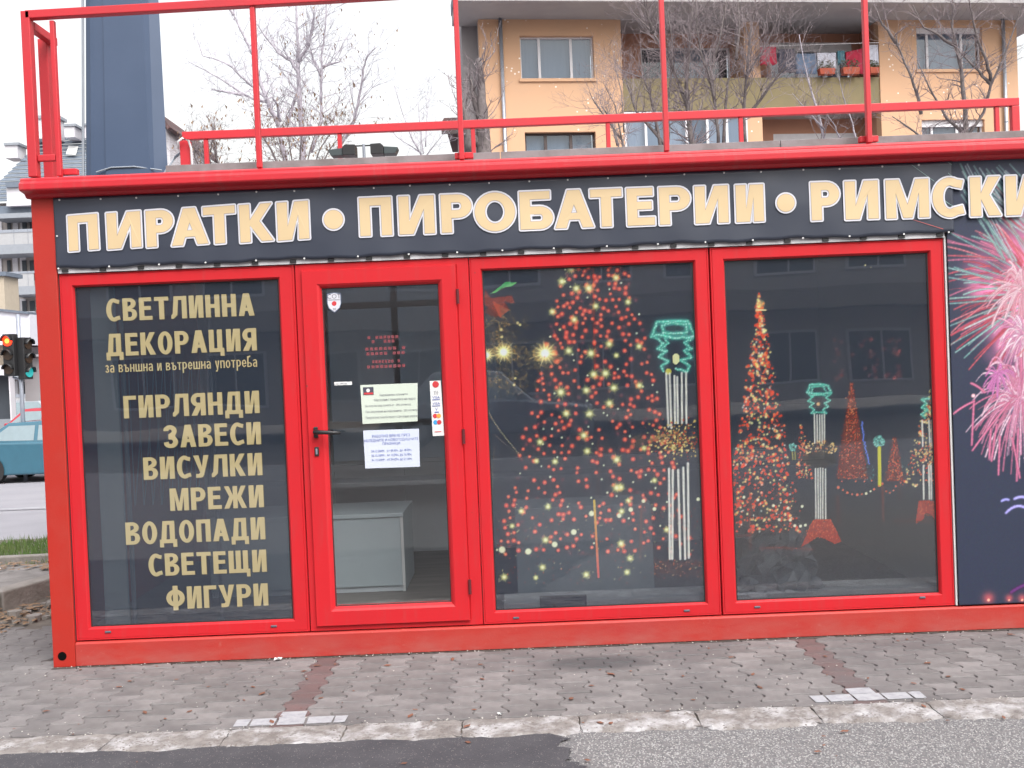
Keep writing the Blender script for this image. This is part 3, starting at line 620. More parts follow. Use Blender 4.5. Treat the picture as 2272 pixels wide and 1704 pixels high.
def scrap(name, label, x, y_, z, sz, n=6, seed=1):
    r_ = random.Random(seed); mb = MB()
    for k in range(n):
        a = r_.uniform(0, 6.3); cx, cy = x + r_.uniform(-.5, .5) * sz, y_ + r_.uniform(-.3, .3) * sz; q = sz * r_.uniform(.3, .55)
        mb.add([(cx + q * math.cos(a), cy + q * math.sin(a), z + q * .1), (cx + q * math.cos(a + 1.8), cy + q * math.sin(a + 1.8), z + q * .7), (cx + q * math.cos(a + 3.1), cy + q * math.sin(a + 3.1), z + q * .2), (cx + q * math.cos(a + 4.6), cy + q * math.sin(a + 4.6), z + q * .9)], [(0, 1, 2), (0, 2, 3), (0, 1, 3)])
    return tag(mb.build(name, M['edgewhite']), label, 'litter')
scrap('crumpled_tissue', 'crumpled white tissue lying on pavers just below the red base beam', -1.34, -.055, .006, .026, 9, 3)
scrap('paper_scrap', 'torn white paper scrap on the dirt left of the kiosk corner', -3.16, .42, .004, .05, 5, 5)
scrap('paper_scrap', 'small white scrap on the pavers near the kerb, mid frame', -.12, -1.04, .004, .02, 4, 8)
scrap('paper_scrap', 'white wrapper lying on the broken path before the grass', -4.15, 2.42, .108, .07, 5, 9)

# ================================================================== KIOSK
kiosk = tag(empty('kiosk', (-2.585, 0, 0)), 'red steel container kiosk with glazed front, pavement level, door between windows', 'kiosk')
kiosk.location = (0, 0, 0)
XL, XR, YB_, ZT = -2.585, 4.05, 2.42, 2.60
mb = MB(); mb.box(XL, -2.462, -.015, .11, .0, 2.60); post = mb.build('corner_post', M['red2'], kiosk, bevel=.004)
MB().disc((-2.534, -.0165, .062), .024, 'y', 24, .03).build('lifting_hole', pm('hole_black', (.003, .003, .003), .9, spec=.1), post)
box('corner_post', M['red2'], kiosk, XR - .12, XR, -.015, .11, 0, 2.60, .004)
box('corner_post', M['red2'], kiosk, XL, XL + .12, YB_ - .12, YB_, 0, 2.60, .004)
box('corner_post', M['red2'], kiosk, XR - .12, XR, YB_ - .12, YB_, 0, 2.60, .004)
mb = MB(); mb.prism([(-.017, .004), (-.017, .124), (-.008, .133), (.11, .133), (.11, .004)], 'x', -2.459, XR - .123); mb.build('base_beam', M['redbeam'], kiosk, bevel=.002)
# gutter: stepped profile running round the roof edge
prof = [(-.100, 2.598), (-.106, 2.605), (-.106, 2.637), (-.090, 2.648), (-.090, 2.662), (-.078, 2.670), (.02, 2.676), (.02, 2.572), (-.018, 2.568), (-.034, 2.574), (-.046, 2.588)]
mb = MB(); mb.prism(prof, 'x', -2.603, XR + .06); mb.build('gutter', M['gutter'], kiosk, bevel=.003)
mb = MB(); mb.prism([(-.0005, 2.567), (-.016, 2.567), (-.016, 2.552), (-.0005, 2.552)], 'x', -2.458, 2.39); mb.build('fascia_lip', M['red2'], kiosk)
box('gutter', M['gutter'], kiosk, -2.600, -2.552, .025, YB_ + .06, 2.601, 2.674, .004)
box('gutter', M['gutter'], kiosk, XR - .02, XR + .06, .025, YB_ + .06, 2.601, 2.674, .004)
box('gutter', M['gutter'], kiosk, -2.550, XR - .025, YB_ - .03, YB_ + .06, 2.601, 2.674, .004)
box('roof_panel', M['greyroof'], kiosk, -2.55, XR - .03, .03, YB_ - .04, 2.60, 2.67)
# grey upstand sheets standing behind the gutter lip
for a, b in ((-1.86, -.02), (-.015, 1.52), (1.525, 2.9), (2.905, 3.98)): box('upstand_sheet', M['greyroof'], kiosk, a, b, .04, .055, 2.672, 2.733, .002)
box('side_wall', M['red2'], kiosk, XL + .01, XL + .05, .12, YB_ - .13, .12, 2.598); box('side_wall', M['red2'], kiosk, XR - .05, XR - .01, .12, YB_ - .13, .12, 2.598)
for a in ((XL + .13, -1.62, .12, 2.598), (-.12, XR - .13, .12, 2.598), (-1.6198, -.1202, .12, .86), (-1.6198, -.1202, 2.25, 2.598)): box('back_wall', M['inwall'], kiosk, a[0], a[1], YB_ - .05, YB_ - .01, a[2], a[3])
fr_ = pm('frosted_glass', (.7, .75, .8), .5); fr_.node_tree.nodes['Principled BSDF'].inputs['Transmission Weight'].default_value = .0
_n = fr_.node_tree.nodes; _l = fr_.node_tree.links; _t = _n.new('ShaderNodeBsdfTranslucent'); _t.inputs[0].default_value = (.7, .76, .82, 1); _m = _n.new('ShaderNodeMixShader'); _m.inputs[0].default_value = .35
_l.new(_n['Principled BSDF'].outputs[0], _m.inputs[1]); _l.new(_t.outputs[0], _m.inputs[2]); _l.new(_m.outputs[0], _n['Material Output'].inputs[0])
box('frosted_rear_pane', fr_, kiosk, -1.6195, -.1205, YB_ - .035, YB_ - .025, .861, 2.249)
box('floor_panel', M['infloor'], kiosk, -2.53, XR - .06, .12, YB_ - .06, .10, .128)
box('ceiling_panel', M['inwall'], kiosk, -2.53, XR - .06, .12, YB_ - .06, 2.54, 2.58)
box('partition_wall', M['inwall'], kiosk, 2.42, 2.47, .12, YB_ - .06, .13, 2.53)
# rear wall framing seen through the door
for a, b in ((-1.50, -1.43), (-.93, -.88), (-.1, -.05)): box('wall_post', M['inwall'], kiosk, a, b, YB_ - .09, YB_ - .052, .13, 2.53)
for z in (.78, 1.12, 2.05): box('wall_rail', M['inwall'], kiosk, -2.4, 2.4, YB_ - .085, YB_ - .053, z, z + .05)
box('wall_shelf', M['inwall'], kiosk, -2.3, 2.4, YB_ - .45, YB_ - .1, .70, .73)
# clips and white strip above the glazing
box('head_strip', M['white'], kiosk, -2.456, 2.385, -.012, .05, 2.1585, 2.195)
mb = MB()
for i in range(24):
    x = -2.44 + i * .2075; b_ = MB().box(x - .013 + .02, x + .021 + .02, -.020, -.0125, 2.164, 2.180).build('strip_clip', M['black'], kiosk)

def ringframe(O, I, prof, back=.05):
    """mitred frame: prof = [(t, y)] from the outer rectangle (t=0) to the inner one (t=1)"""
    mb = MB(); n = len(prof)
    P = [(0, back)] + prof + [(1, back)]
    for t, y_ in P:
        x0, x1, z0, z1 = [O[i] + (I[i] - O[i]) * t for i in range(4)]
        mb.v += [(x0, y_, z0), (x1, y_, z0), (x1, y_, z1), (x0, y_, z1)]
    for k in range(len(P) - 1):
        for c in range(4): a = k * 4 + c; b = k * 4 + (c + 1) % 4; mb.f.append((a, b, b + 4, a + 4))
    return mb
FP = [(0, .006), (.03, 0), (.10, 0), (.13, .003), (.16, 0), (.86, 0), (.93, .006), (1, .020)]
ZB, ZTp, ZFB, ZFT = .209, 2.082, .139, 2.156
def window(xo0, xo1, xi0, xi1, vents, label=None):
    f_ = ringframe((xo0 + .0015, xo1 - .0015, ZFB, ZFT), (xi0, xi1, ZB, ZTp), FP).build('window', M['red'], kiosk)
    p_ = MB(); p_.quad((xi0 - .005, .022, ZB - .005), (xi1 + .005, .022, ZB - .005), (xi1 + .005, .022, ZTp + .005), (xi0 - .005, .022, ZTp + .005)); p_.build('pane', M['pane'], f_)
    g_ = ringframe((xi0 - .001, xi1 + .001, ZB - .001, ZTp + .001), (xi0 + .006, xi1 - .006, ZB + .006, ZTp - .006), [(0, .0195), (1, .0205)], .021).build('rubber_seal', M['black'], f_)
    for x, z in vents: MB().box(x - .017, x + .017, -.006, .003, z - .006, z + .006).build('vent_cap', M['vent'], f_, bevel=.004)
    if label: f_['label'] = label
    return f_
W1 = window(-2.460, -1.170, -2.382, -1.264, [(-2.282, .182), (-1.369, .176)], 'red framed window with dark film and tan lettering')
W3 = window(-.215, 1.098, -.145, 1.013, [(-.035, .168), (.905, .170)], 'red framed window printed with starry lit trees')
W4 = window(1.102, 2.382, 1.185, 2.301, [(1.293, .174), (2.202, .190)], 'red framed window printed with a lantern avenue')
box('seal_strip', M['seal'], kiosk, -2.4615, -2.4600, -.001, .05, .14, 2.156)
box('edge_trim', M['edgewhite'], kiosk, 2.384, 2.394, -.004, .05, .140, 2.165)
# door
dfr = ringframe((-1.167, -.2165, .139, 2.156), (-1.128, -.288, .170, 2.118), [(0, .006), (.05, 0), (.9, 0), (1, .006)]).build('door_frame', M['red'], kiosk)
door = ringframe((-1.131, -.286, .168, 2.120), (-1.025, -.387, .270, 2.020), [(0, -.012), (.03, -.018), (.78, -.018), (.90, -.010), (1, .004)], .045).build('door', M['red'], kiosk)
MB().quad((-1.03, .010, .265), (-.382, .010, .265), (-.382, .010, 2.025), (-1.03, .010, 2.025)).build('pane', M['pane'], door)
ringframe((-1.026, -.386, .269, 2.021), (-1.020, -.392, .275, 2.015), [(0, .0045), (1, .006)], .009).build('rubber_seal', M['black'], door)
mb = MB(); mb.box(-1.098, -1.074, -.030, -.0185, 1.205, 1.265); mb.build('handle_plate', M['black'], door, bevel=.004)
mb = MB(); mb.tube([(-1.086, -.02, 1.238), (-1.086, -.06, 1.238)], .010, 10).tube([(-1.086, -.058, 1.238), (-1.04, -.066, 1.236), (-.985, -.068, 1.232), (-.945, -.060, 1.229)], [.013, .012, .0105, .008], 10); mb.build('handle', M['black'], door, smooth=True)
mb = MB(); mb.box(-1.098, -1.074, -.026, -.0185, 1.105, 1.155); lk = mb.build('lock', M['black'], door, bevel=.005); box('lock_cylinder', M['steel'], lk, -1.091, -1.081, -.030, -.0265, 1.115, 1.146, .002)
for z in (1.945, 1.18, .355):
    mb = MB(); mb.tube([(-.281, -.024, z - .04), (-.281, -.024, z + .04)], .0085, 10); h_ = mb.build('hinge', pm('hinge_metal', (.12, .02, .025), .4) if z == 1.945 else bpy.data.materials['hinge_metal'], door, smooth=False)

# --- window 1: dark film with list of goods
DARK = (0.165, 0.20, 0.26)
c1 = Canvas(-2.382, -1.264, ZB, ZTp, .03, DARK); c1.build('film', film_mat('dark_window_film', .72), W1, .027)
LW1 = []
WT = {'М': 1.28, 'Ж': 1.55, 'Щ': 1.5, 'Ф': 1.28, 'Д': 1.22, 'Г': .88, 'Л': 1.12, 'О': 1.05, 'Ц': 1.08, 'Е': .92, 'Т': 1.0, 'З': 1.0, 'А': 1.12, 'К': 1.08, 'У': 1.08, 'С': 1.0}
def row(word, xa, xb, zb, h=.123):
    ws = [WT.get(c, 1.0) for c in word]; gap = .17; tot = sum(ws) + gap * (len(ws) - 1); u = (xb - xa) / tot; x = xa
    for c, wd in zip(word, ws):
        mf, me_ = MB(), MB(); place_glyph(None, c, x, x + wd * u, zb, zb + h, .222, .17, [(me_, 0, .0265, .0025, -.0025), (mf, 0, .0245, 0, 0)]); LW1.append((mf, me_))
        x += (wd + gap) * u
row('СВЕТЛИННА', -2.218, -1.404, 1.889); row('ДЕКОРАЦИЯ', -2.228, -1.400, 1.697)
row('ГИРЛЯНДИ', -2.148, -1.400, 1.352); row('ЗАВЕСИ', -1.935, -1.400, 1.180); row('ВИСУЛКИ', -2.055, -1.400, 1.009); row('МРЕЖИ', -1.917, -1.400, .832)
row('ВОДОПАДИ', -2.170, -1.400, .654); row('СВЕТЕЩИ', -2.052, -1.400, .474); row('ФИГУРИ', -1.962, -1.400, .287)
for mf, me_ in LW1: mf.build('letter', M['tan'], W1); me_.build('letter_edge', M['tandark'], W1)  # offset dark copy paints each letter's second reflection in the glass
def small_row(txt, xa, xb, zb, xh):
    wd = {'ш': .95, ' ': .34, 'т': .58, 'а': .60, 'е': .62, 'о': .66, 'р': .64, 'у': .60, 'б': .64, 'з': .52, 'ъ': .72}
    tot = sum(wd.get(c, .62) for c in txt) + .13 * (len(txt) - 1); u = (xb - xa) / tot; x = xa; st_ = .17
    for c in txt:
        w_ = wd.get(c, .62); x1 = x + w_ * u; mb = MB(); lay = [(mb, 0, .0245, 0, 0)]
        if c in 'внитп': place_glyph(None, c.upper(), x, x1, zb, zb + xh, st_, .15, lay)
        elif c == 'о': place_glyph(None, 'О', x, x1, zb, zb + xh, st_, .15, lay)
        elif c == 'з': place_glyph(None, 'З', x, x1, zb, zb + xh, st_, .15, lay)
        elif c == 'р': place_glyph(None, 'Р', x, x1, zb - xh * .42, zb + xh, .13, .11, lay)
        elif c == 'у': place_glyph(None, 'У', x, x1, zb - xh * .42, zb + xh, .13, .11, lay)
        elif c == 'ш':
            h = xh; w2 = (x1 - x); q = st_ * h; m_ = w2 / 2
            add_shape(mb, [(x, zb), (x, zb + h), (x + q, zb + h), (x + q, zb + q), (x + m_ - q / 2, zb + q), (x + m_ - q / 2, zb + h), (x + m_ + q / 2, zb + h), (x + m_ + q / 2, zb + q), (x1 - q, zb + q), (x1 - q, zb + h), (x1, zb + h), (x1, zb)], [], .0245)
        elif c in 'ъб':
            h = xh; q = st_ * h; x_s = x + (.22 * (x1 - x) if c == 'ъ' else 0); o_, h_ = bowl((x1 - x_s) / h, st_, .15, 0, .62); top = h if c == 'ъ' else h * 1.42
            f_ = lambda L_: [(x_s + a * h, zb + b * h) for a, b in L_]
            add_shape(mb, [(x_s, zb), (x_s, zb + top)] + ([(x_s + q, zb + top)] if c == 'ъ' else [(x_s + q * 2.6, zb + top + q * .5), (x_s + q * 2.6, zb + top - q * .5), (x_s + q * 1.2, zb + top - q * 1.2)]) + [(x_s + q, zb + .62 * h)] + f_(o_), [f_(h_)], .0245)
            if c == 'ъ': add_shape(mb, [(x, zb + h - q), (x, zb + h), (x_s - .0003, zb + h), (x_s - .0003, zb + h - q)], [], .0245)
        elif c == 'е':
            h = xh; w_m = (x1 - x) / h; o_ = arc(w_m / 2, .5, w_m / 2, .5, -25, -335, 16); i_ = arc(w_m / 2, .5, w_m / 2 - st_, .5 - .15, -350, -40, 14)
            add_shape(mb, [(x + a * h, zb + b * h) for a, b in arc(w_m / 2, .5, w_m / 2, .5, -30, -360, 18) + [(w_m, .42), (st_ + .02, .42)] + arc(w_m / 2, .5, w_m / 2 - st_, .35, -190, -35, 8)], [[(x + a * h, zb + b * h) for a, b in [(st_ + .01, .56), (w_m - st_, .56)] + arc(w_m / 2, .5, w_m / 2 - st_, .35, 20, 160, 8)]], .0245)
        elif c == 'а':
            h = xh; w_m = (x1 - x) / h; f_ = lambda L_: [(x + a * h, zb + b * h) for a, b in L_]
            add_shape(mb, f_([(w_m, 0), (w_m, .70)] + arc(w_m * .5, .70, w_m * .5, .30, 10, 160, 8) + [(st_ * .9, .76)] + arc(w_m * .5, .70, w_m * .5 - st_, .16, 150, 0, 6) + [(w_m - st_, .60)] + arc(w_m * .42, .29, w_m * .42, .30, 80, 280, 10) + [(w_m - st_, .08), (w_m - st_, 0)]), [f_(arc(w_m * .44, .29, w_m * .42 - st_, .15, 80, 280, 6) + [(w_m - st_, .20), (w_m - st_, .44)])], .0245)
        if c != ' ': mb.build('small_letter', M['tan'], W1)
        x = x1 + .13 * u
small_row('за външна и вътрешна употреба', -2.238, -1.402, 1.607, .042)
# folding grille and white cabinet dimly behind the film
g = MB()
for i in range(9):
    for j in range(2): g.tube([(-2.14 + i * .05, .10 + j * .008, .86 + 0), (-2.14 + i * .05 + (.30 if j else -.30) * .3 + (0 if j else .09), .10 + j * .008, 1.62)], .003, 4)
g.tube([(-2.17, .1, .15), (-2.17, .1, 1.9)], .012, 6).tube([(-1.68, .1, .15), (-1.68, .1, 1.9)], .012, 6)
g.build('folding_grille', M['steel'], kiosk)
box('mullion_panel', M['counter'], kiosk, -2.33, -2.20, .09, .11, .15, 2.5)

# --- counter inside
ct = tag(empty('counter', (-.98, 1.2, .13)), 'pale laminate counter box standing inside behind the glass door', 'counter')
def lb(n, m, p, *a, bevel=0):
    o = box(n, m, p, *a, bevel=bevel); o.location = -p.location if p.parent is None else (0, 0, 0); return o
lb('front_panel', M['counter'], ct, -2.0, -.765, .95, .968, .17, .61); lb('side_panel', M['counter'], ct, -.763, -.745, .95, 1.52, .131, .61)
lb('top', M['counter'], ct, -2.02, -.74, .94, 1.53, .613, .64, bevel=.003); lb('plinth', M['inwall'], ct, -2.0, -.765, .965, .98, .131, .168); lb('edge_strip', M['edgewhite'], ct, -.763, -.744, .9455, .9495, .131, .612)
cb = tag(box('cabinet', M['counter'], None, -.02, .78, .35, .75, .131, .72, .004), 'white cabinet dimly visible behind the starry tree window', 'cabinet')
sh = tag(box('display_ledge', M['inwall'], None, -.10, 2.3, .06, .30, .131, .235, .003), 'low grey ledge inside along the printed windows', 'ledge')
tag(box('black_box', M['black'], None, .10, .36, .045, .058, .15, .27, .003), 'black box on the ledge behind the starry tree window', 'box')
# crumpled bag behind the right window
mb = MB(); r_ = random.Random(4); n = 13
for j in range(n):
    for i in range(n):
        u = i / (n - 1); v = j / (n - 1); wd = .44 * (1 - .45 * v) ; x = 1.44 + (u - .5) * wd * 1.15 + r_.uniform(-.02, .02); z = .236 + v * .40 + r_.uniform(-.02, .02)
        mb.v.append((x, .12 - .05 * math.sin(u * math.pi) + r_.uniform(-.035, .03), max(.236, z)))
for j in range(n - 1):
    for i in range(n - 1): a = j * n + i; mb.f += [(a, a + 1, a + n + 1), (a, a + n + 1, a + n)]
o = mb.build('crumpled_bag', M['bag']); sd_ = o.modifiers.new('thick', 'SOLIDIFY'); sd_.thickness = .02
tag(o, 'crumpled dark plastic bag lying behind the lantern avenue window', 'bag')

# --- printed pictures
FB = (0.155, 0.185, 0.25)
def G5(x, y_): s_ = (1040 + x / 3.6873, 560 + y_ / 3.6873); p = at(*s_, 0.0); return p.x, p.z
def G6(x, y_): s_ = (1040 + x / 3.6873, 960 + y_ / 3.6873); p = at(*s_, 0.0); return p.x, p.z
def G7(x, y_): s_ = (1580 + x / 3.7696, 560 + y_ / 3.7696); p = at(*s_, 0.0); return p.x, p.z
def G8(x, y_): s_ = (1580 + x / 3.6875, 950 + y_ / 3.6875); p = at(*s_, 0.0); return p.x, p.z
U = 1 / 3.6873 / 405.0                                  # one crop pixel in metres
YEL = (.93, .90, .52); RED = (.86, .27, .20); HOT = (1, .75, .55); WARM = (.98, .93, .70)
c3 = Canvas(-.145, 1.013, ZB, ZTp, .0045, FB); r_ = random.Random(11)
# gold garland and red flower, left
for k in range(900):
    cx, cy = r_.choice([(240, 560), (330, 830), (600, 850), (400, 1030), (230, 700), (200, 1060)]); x = r_.gauss(cx, 110); y_ = r_.gauss(cy, 60); a = r_.gauss(.6, .9); L = r_.uniform(15, 60)
    p = G5(x, y_); q = G5(x + L * math.cos(a), y_ + L * math.sin(a)); t = r_.random(); c3.line(*p, *q, .0018, (.62 + .36 * t, .42 + .38 * t, .20 + .3 * t), a=r_.uniform(.35, .95), fade=.5)
c3.poly([G5(*p) for p in ((130, 300), (180, 372), (355, 350), (375, 415), (290, 400), (335, 470), (250, 440), (275, 540), (215, 500), (125, 420))], (.66, .22, .16), .85, .25)
c3.poly([G5(*p) for p in ((190, 395), (330, 470), (255, 530))], (.84, .38, .26), .6); c3.poly([G5(*p) for p in ((170, 430), (245, 535), (120, 490))], (.45, .16, .13), .8)
c3.poly([G5(*p) for p in ((180, 335), (235, 290), (300, 240), (398, 240), (350, 275), (270, 285), (215, 330))], (.33, .72, .42), .9); c3.line(*G5(190, 330), *G5(390, 243), .002, (.85, .95, .6), a=.8)
for x, y_, q in ((285, 815, 95), (625, 825, 110), (145, 840, 70)): c3.star(*G5(x, y_), q * U, WARM, 14, .3, (1, 1, .95)); c3.glow(*G5(x, y_), q * U, (.5, .40, .12))
for x, y_ in ((400, 575), (420, 590), (265, 630), (380, 1030), (370, 1085), (748, 630), (270, 690)): c3.dot(*G5(x, y_), 16 * U, (.96, .88, .6), .7)
for k in range(26):
    t = k / 25; c3.dot(*G5(150 + 270 * t ** 1.3, 1270 + 390 * t), 6 * U, (.85, .78, .6), .5); c3.dot(*G6(215 - 28 * t ** .5, 120 + 480 * t), 5 * U, (.75, .68, .5), .5, a=.7)
for k in range(14): c3.dot(*G5(215 + 190 * k / 13, 1500 + 160 * k / 13), 4.5 * U, (.8, .7, .6), .5, a=.8)
# tree: strings, red and yellow lights
c3.line(*G5(1020, 100), *G5(1035, 960), .006, (.50, .20, .19), a=.75); c3.line(*G6(1065, 60), *G6(1062, 550), .004, (.45, .2, .2), a=.5); c3.line(*G6(1130, 0), *G6(1150, 1000), .002, (.42, .24, .24), a=.5)
for k in range(9): c3.line(*G5(880 + 60 * k, 150), *G6(700 + 110 * k, 900), .0012, (.36, .23, .24), a=.35)
pts_ = []
for k in range(6000):
    Yc = r_.uniform(80, 2480); t = (Yc - 80) / 2400; lo_, hi_ = 800 - 600 * t, 1310 + 540 * t; X = r_.uniform(lo_, hi_)
    if r_.random() > .55 + .45 * abs((X - lo_) / (hi_ - lo_) - .5) * 2: continue
    if all((X - a) ** 2 + (Yc - b) ** 2 > 36 ** 2 for a, b in pts_): pts_.append((X, Yc))
    if len(pts_) > 520: break
for X, Yc in pts_:
    p = G5(X, Yc) if Yc < 1475 else G6(X, Yc - 1475); q = r_.random()
    if q < .80: c3.glow(*p, r_.uniform(19, 29) * U, (.95, .20, .07), 1.0); c3.dot(*p, r_.uniform(7, 11) * U, (1, .66, .45), .8)
    elif q < .9: c3.dot(*p, r_.uniform(9, 12) * U, (.9, .92, .78), .5)
    else: c3.glow(*p, 22 * U, (.35, .1, .08))
for x, y_, q in [(765, 235, 52), (883, 292, 50), (985, 290, 58), (835, 130, 55), (1208, 203, 42), (1042, 437, 42), (866, 548, 42), (685, 483, 42), (1308, 403, 40), (1153, 748, 50), (820, 805, 50), (1003, 825, 60), (1398, 768, 40), (1025, 998, 54), (1123, 990, 56), (755, 1145, 66), (965, 1130, 48), (1192, 1108, 52), (1402, 1090, 44), (1155, 1237, 54), (800, 1320, 50), (993, 1322, 56), (1212, 842, 32)]: c3.star(*G5(x, y_), q * U, YEL, 12)
for x, y_, q in [(945, 25, 52), (585, 80, 42), (972, 155, 46), (708, 240, 40), (555, 235, 32), (1215, 225, 54), (1215, 455, 58), (1250, 452, 44), (1525, 395, 34), (650, 612, 40), (430, 648, 36), (355, 770, 32), (630, 885, 48), (1310, 562, 36), (1255, 650, 40), (1250, 915, 50), (605, 1110, 44), (290, 1190, 46), (1325, 1035, 44), (965, 1170, 46), (1300, 1150, 40), (550, 1195, 30), (1625, 800, 38), (1440, 130, 34), (1680, 130, 34)]: c3.star(*G6(x, y_), q * U, YEL, 12)
for k in range(260):
    x = r_.uniform(220, 1880); y_ = r_.uniform(560, 1240); c3.dot(*G6(x, y_), r_.uniform(4, 8) * U, r_.choice([RED, RED, (.9, .85, .6)]), .6, a=.8)
gl = [(272, 965, 32), (488, 980, 30), (705, 922, 28), (862, 820, 28), (1008, 668, 26)]
c3.path([G6(200, 900)] + [G6(x, y_ - 25) for x, y_, q in gl], .0014, (.6, .5, .4), a=.8)
for x, y_, q in gl + [(1235, 685, 22), (1330, 635, 22), (1435, 565, 18), (1525, 630, 18), (1885, 550, 18)]: c3.glow(*G6(x, y_), q * U * 1.4, (.2, .2, .1)); c3.dot(*G6(x, y_), q * U, (.95, .95, .80), .35)
for k in range(14):
    t = k / 14; c3.line(*G6(1030 + 35 * t, 560 + 630 * t), *G6(1030 + 35 * (t + 1 / 14), 560 + 630 * (t + 1 / 14)), .0062, (.86, .72 - .42 * t, .26 + .03 * t), a=.95)
c3.line(*G6(1418, 590), *G6(1408, 1060), .005, (.58, .26, .20), a=.8, fade=.4)
c3.path([G6(900, 1000), G6(1040, 1002)], .0022, (.6, .2, .17)); c3.path([G6(1170, 985), G6(1380, 960), G6(1590, 930)], .0022, (.6, .2, .17))
# neon lantern on its pole
GR = (.42, .84, .74); GH = (.85, 1, .96)
def neon(c, pts, G_, wd=.004):
    wd *= 1.45
    for p, q in zip(pts[:-1], pts[1:]):
        n_ = max(2, int(math.hypot(q[0] - p[0], q[1] - p[1]) / 12))
        for k in range(n_):
            x, y_ = p[0] + (q[0] - p[0]) * k / n_, p[1] + (q[1] - p[1]) * k / n_; a = r_.uniform(0, 6.3); L = r_.uniform(18, 44) * wd / .004; c.line(*G_(x, y_), *G_(x + L * math.cos(a), y_ + L * math.sin(a)), .0014, (.28, .62, .54), a=.7); c.glow(*G_(x, y_), 16 * U * wd / .003, (.04, .16, .13), .8)
    J = []
    for p, q in zip(pts[:-1], pts[1:]):
        m_ = max(2, int(math.hypot(q[0] - p[0], q[1] - p[1]) / 18))
        J += [(p[0] + (q[0] - p[0]) * k / m_ + r_.gauss(0, 3.5), p[1] + (q[1] - p[1]) * k / m_ + r_.gauss(0, 3.5)) for k in range(m_)]
    J.append(pts[-1]); J = [G_(*p) for p in J]
    c.path(J, wd * 1.3, (.24, .54, .48), a=.55); c.path(J, wd * .75, GR, a=.85)
    for p in J: c.dot(*p, wd * r_.uniform(.5, 1.1), GH, .6, a=.9)
neon(c3, [(1500, 690), (1548, 565), (1680, 560), (1800, 560), (1862, 690), (1680, 700), (1560, 668), (1500, 690)], G5); neon(c3, [(1600, 655), (1585, 595), (1680, 575), (1785, 590), (1795, 655), (1680, 662), (1600, 655)], G5)
neon(c3, [(1540, 700), (1600, 745), (1545, 790), (1630, 805), (1560, 855), (1645, 890), (1580, 930), (1600, 975)], G5, .0035); neon(c3, [(1835, 700), (1770, 740), (1835, 790), (1765, 800), (1838, 860), (1740, 880), (1810, 930), (1800, 975), (1700, 950)], G5, .0035)
neon(c3, [(1610, 700), (1640, 740), (1590, 780)], G5, .003); c3.poly([G5(1702 + 30 * math.cos(a), 870 + 46 * math.sin(a)) for a in np.arange(0, 6.2, .5)], (.93, .92, .70)); c3.dot(*G5(1640, 975), 28 * U, (.80, .78, .30), .2)
def tubes(c, segs, G_, wd, col_=(.93, .92, .88)):
    wd *= 1.45
    for (x0, y0), (x1, y1) in segs:
        c.line(*G_(x0, y0), *G_(x1, y1), wd, col_)
        for k in range(int(abs(y1 - y0) / 22)): t = r_.random(); c.line(*G_(x0 + (x1 - x0) * t - 8, y0 + (y1 - y0) * t), *G_(x0 + (x1 - x0) * t + 8, y0 + (y1 - y0) * t + 12), .0009, (.45, .42, .40), a=.8)
tubes(c3, [((1622, 990), (1640, 1430)), ((1650, 990), (1665, 1440)), ((1690, 1010), (1695, 1400)), ((1712, 1020), (1718, 1400)), ((1750, 985), (1752, 1400)), ((1785, 985), (1788, 1400))], G5, .0036)
tubes(c3, [((1645, 300), (1652, 1040)), ((1676, 310), (1672, 1040)), ((1720, 310), (1738, 1040)), ((1762, 290), (1778, 1040)), ((1800, 255), (1808, 1030))], G6, .0042)
for k in range(320): c3.dot(*G6(r_.gauss(1710, 105), r_.gauss(60, 75)), r_.uniform(6, 13) * U, r_.choice([(.85, .72, .42), (.95, .9, .6), (.75, .3, .22), (.6, .45, .25)]), .6)
for k in range(60): x = r_.uniform(1290, 1640); y_ = 120 - (x - 1290) * .28 + r_.gauss(0, 25); c3.line(*G6(x, y_), *G6(x + 40, y_ - 22), .0018, r_.choice([(.7, .6, .4), (.55, .45, .3)]), a=.8)
for k in range(240): c3.dot(*G6(r_.uniform(1520, 1920), r_.uniform(1050, 1190)), r_.uniform(4, 9) * U, r_.choice([(.62, .22, .16), (.5, .18, .15), (.8, .5, .3)]), .6, a=.7)
c3.I += nrg.normal(0, .012, c3.I.shape)
c3.build('film', film_mat('printed_window_film_left', .70), W3, .027)

c4 = Canvas(1.185, 2.301, ZB, ZTp, .0045, (.155, .185, .245)); r_ = random.Random(21)
U4 = 1 / 3.76 / 405.0
b = c4.box(1.18, 2.4, .2, .9); fz = np.clip((.88 - c4.Z[b]) / .25, 0, 1) * np.clip((c4.Z[b] - .15) / .3, .2, 1); c4.blend(b, fz * .75, (.20, .18, .175))
def cone(c, ax, ay, bx0, bx1, by, G_, n_, sizes, cols, edge=0.0):
    for k in range(n_):
        t = r_.random() ** .7; y_ = ay + (by - ay) * t; lo_ = ax + (bx0 - ax) * t; hi_ = ax + (bx1 - ax) * t; u = r_.random()
        if edge: u = u ** (1 - edge) if r_.random() < .5 else 1 - u ** (1 - edge)
        q = r_.choice(sizes) * U4; co = r_.choice(cols); p = G_(lo_ + (hi_ - lo_) * u + r_.gauss(0, 10), y_)
        if q > 6 * U4: c.glow(*p, q * 1.9, tuple(x_ * .36 for x_ in co))
        c.dot(*p, q, co, .6)
RD = (.88, .24, .11); RB = (.96, .46, .26)
def G78(x, y_): return G7(x, y_)
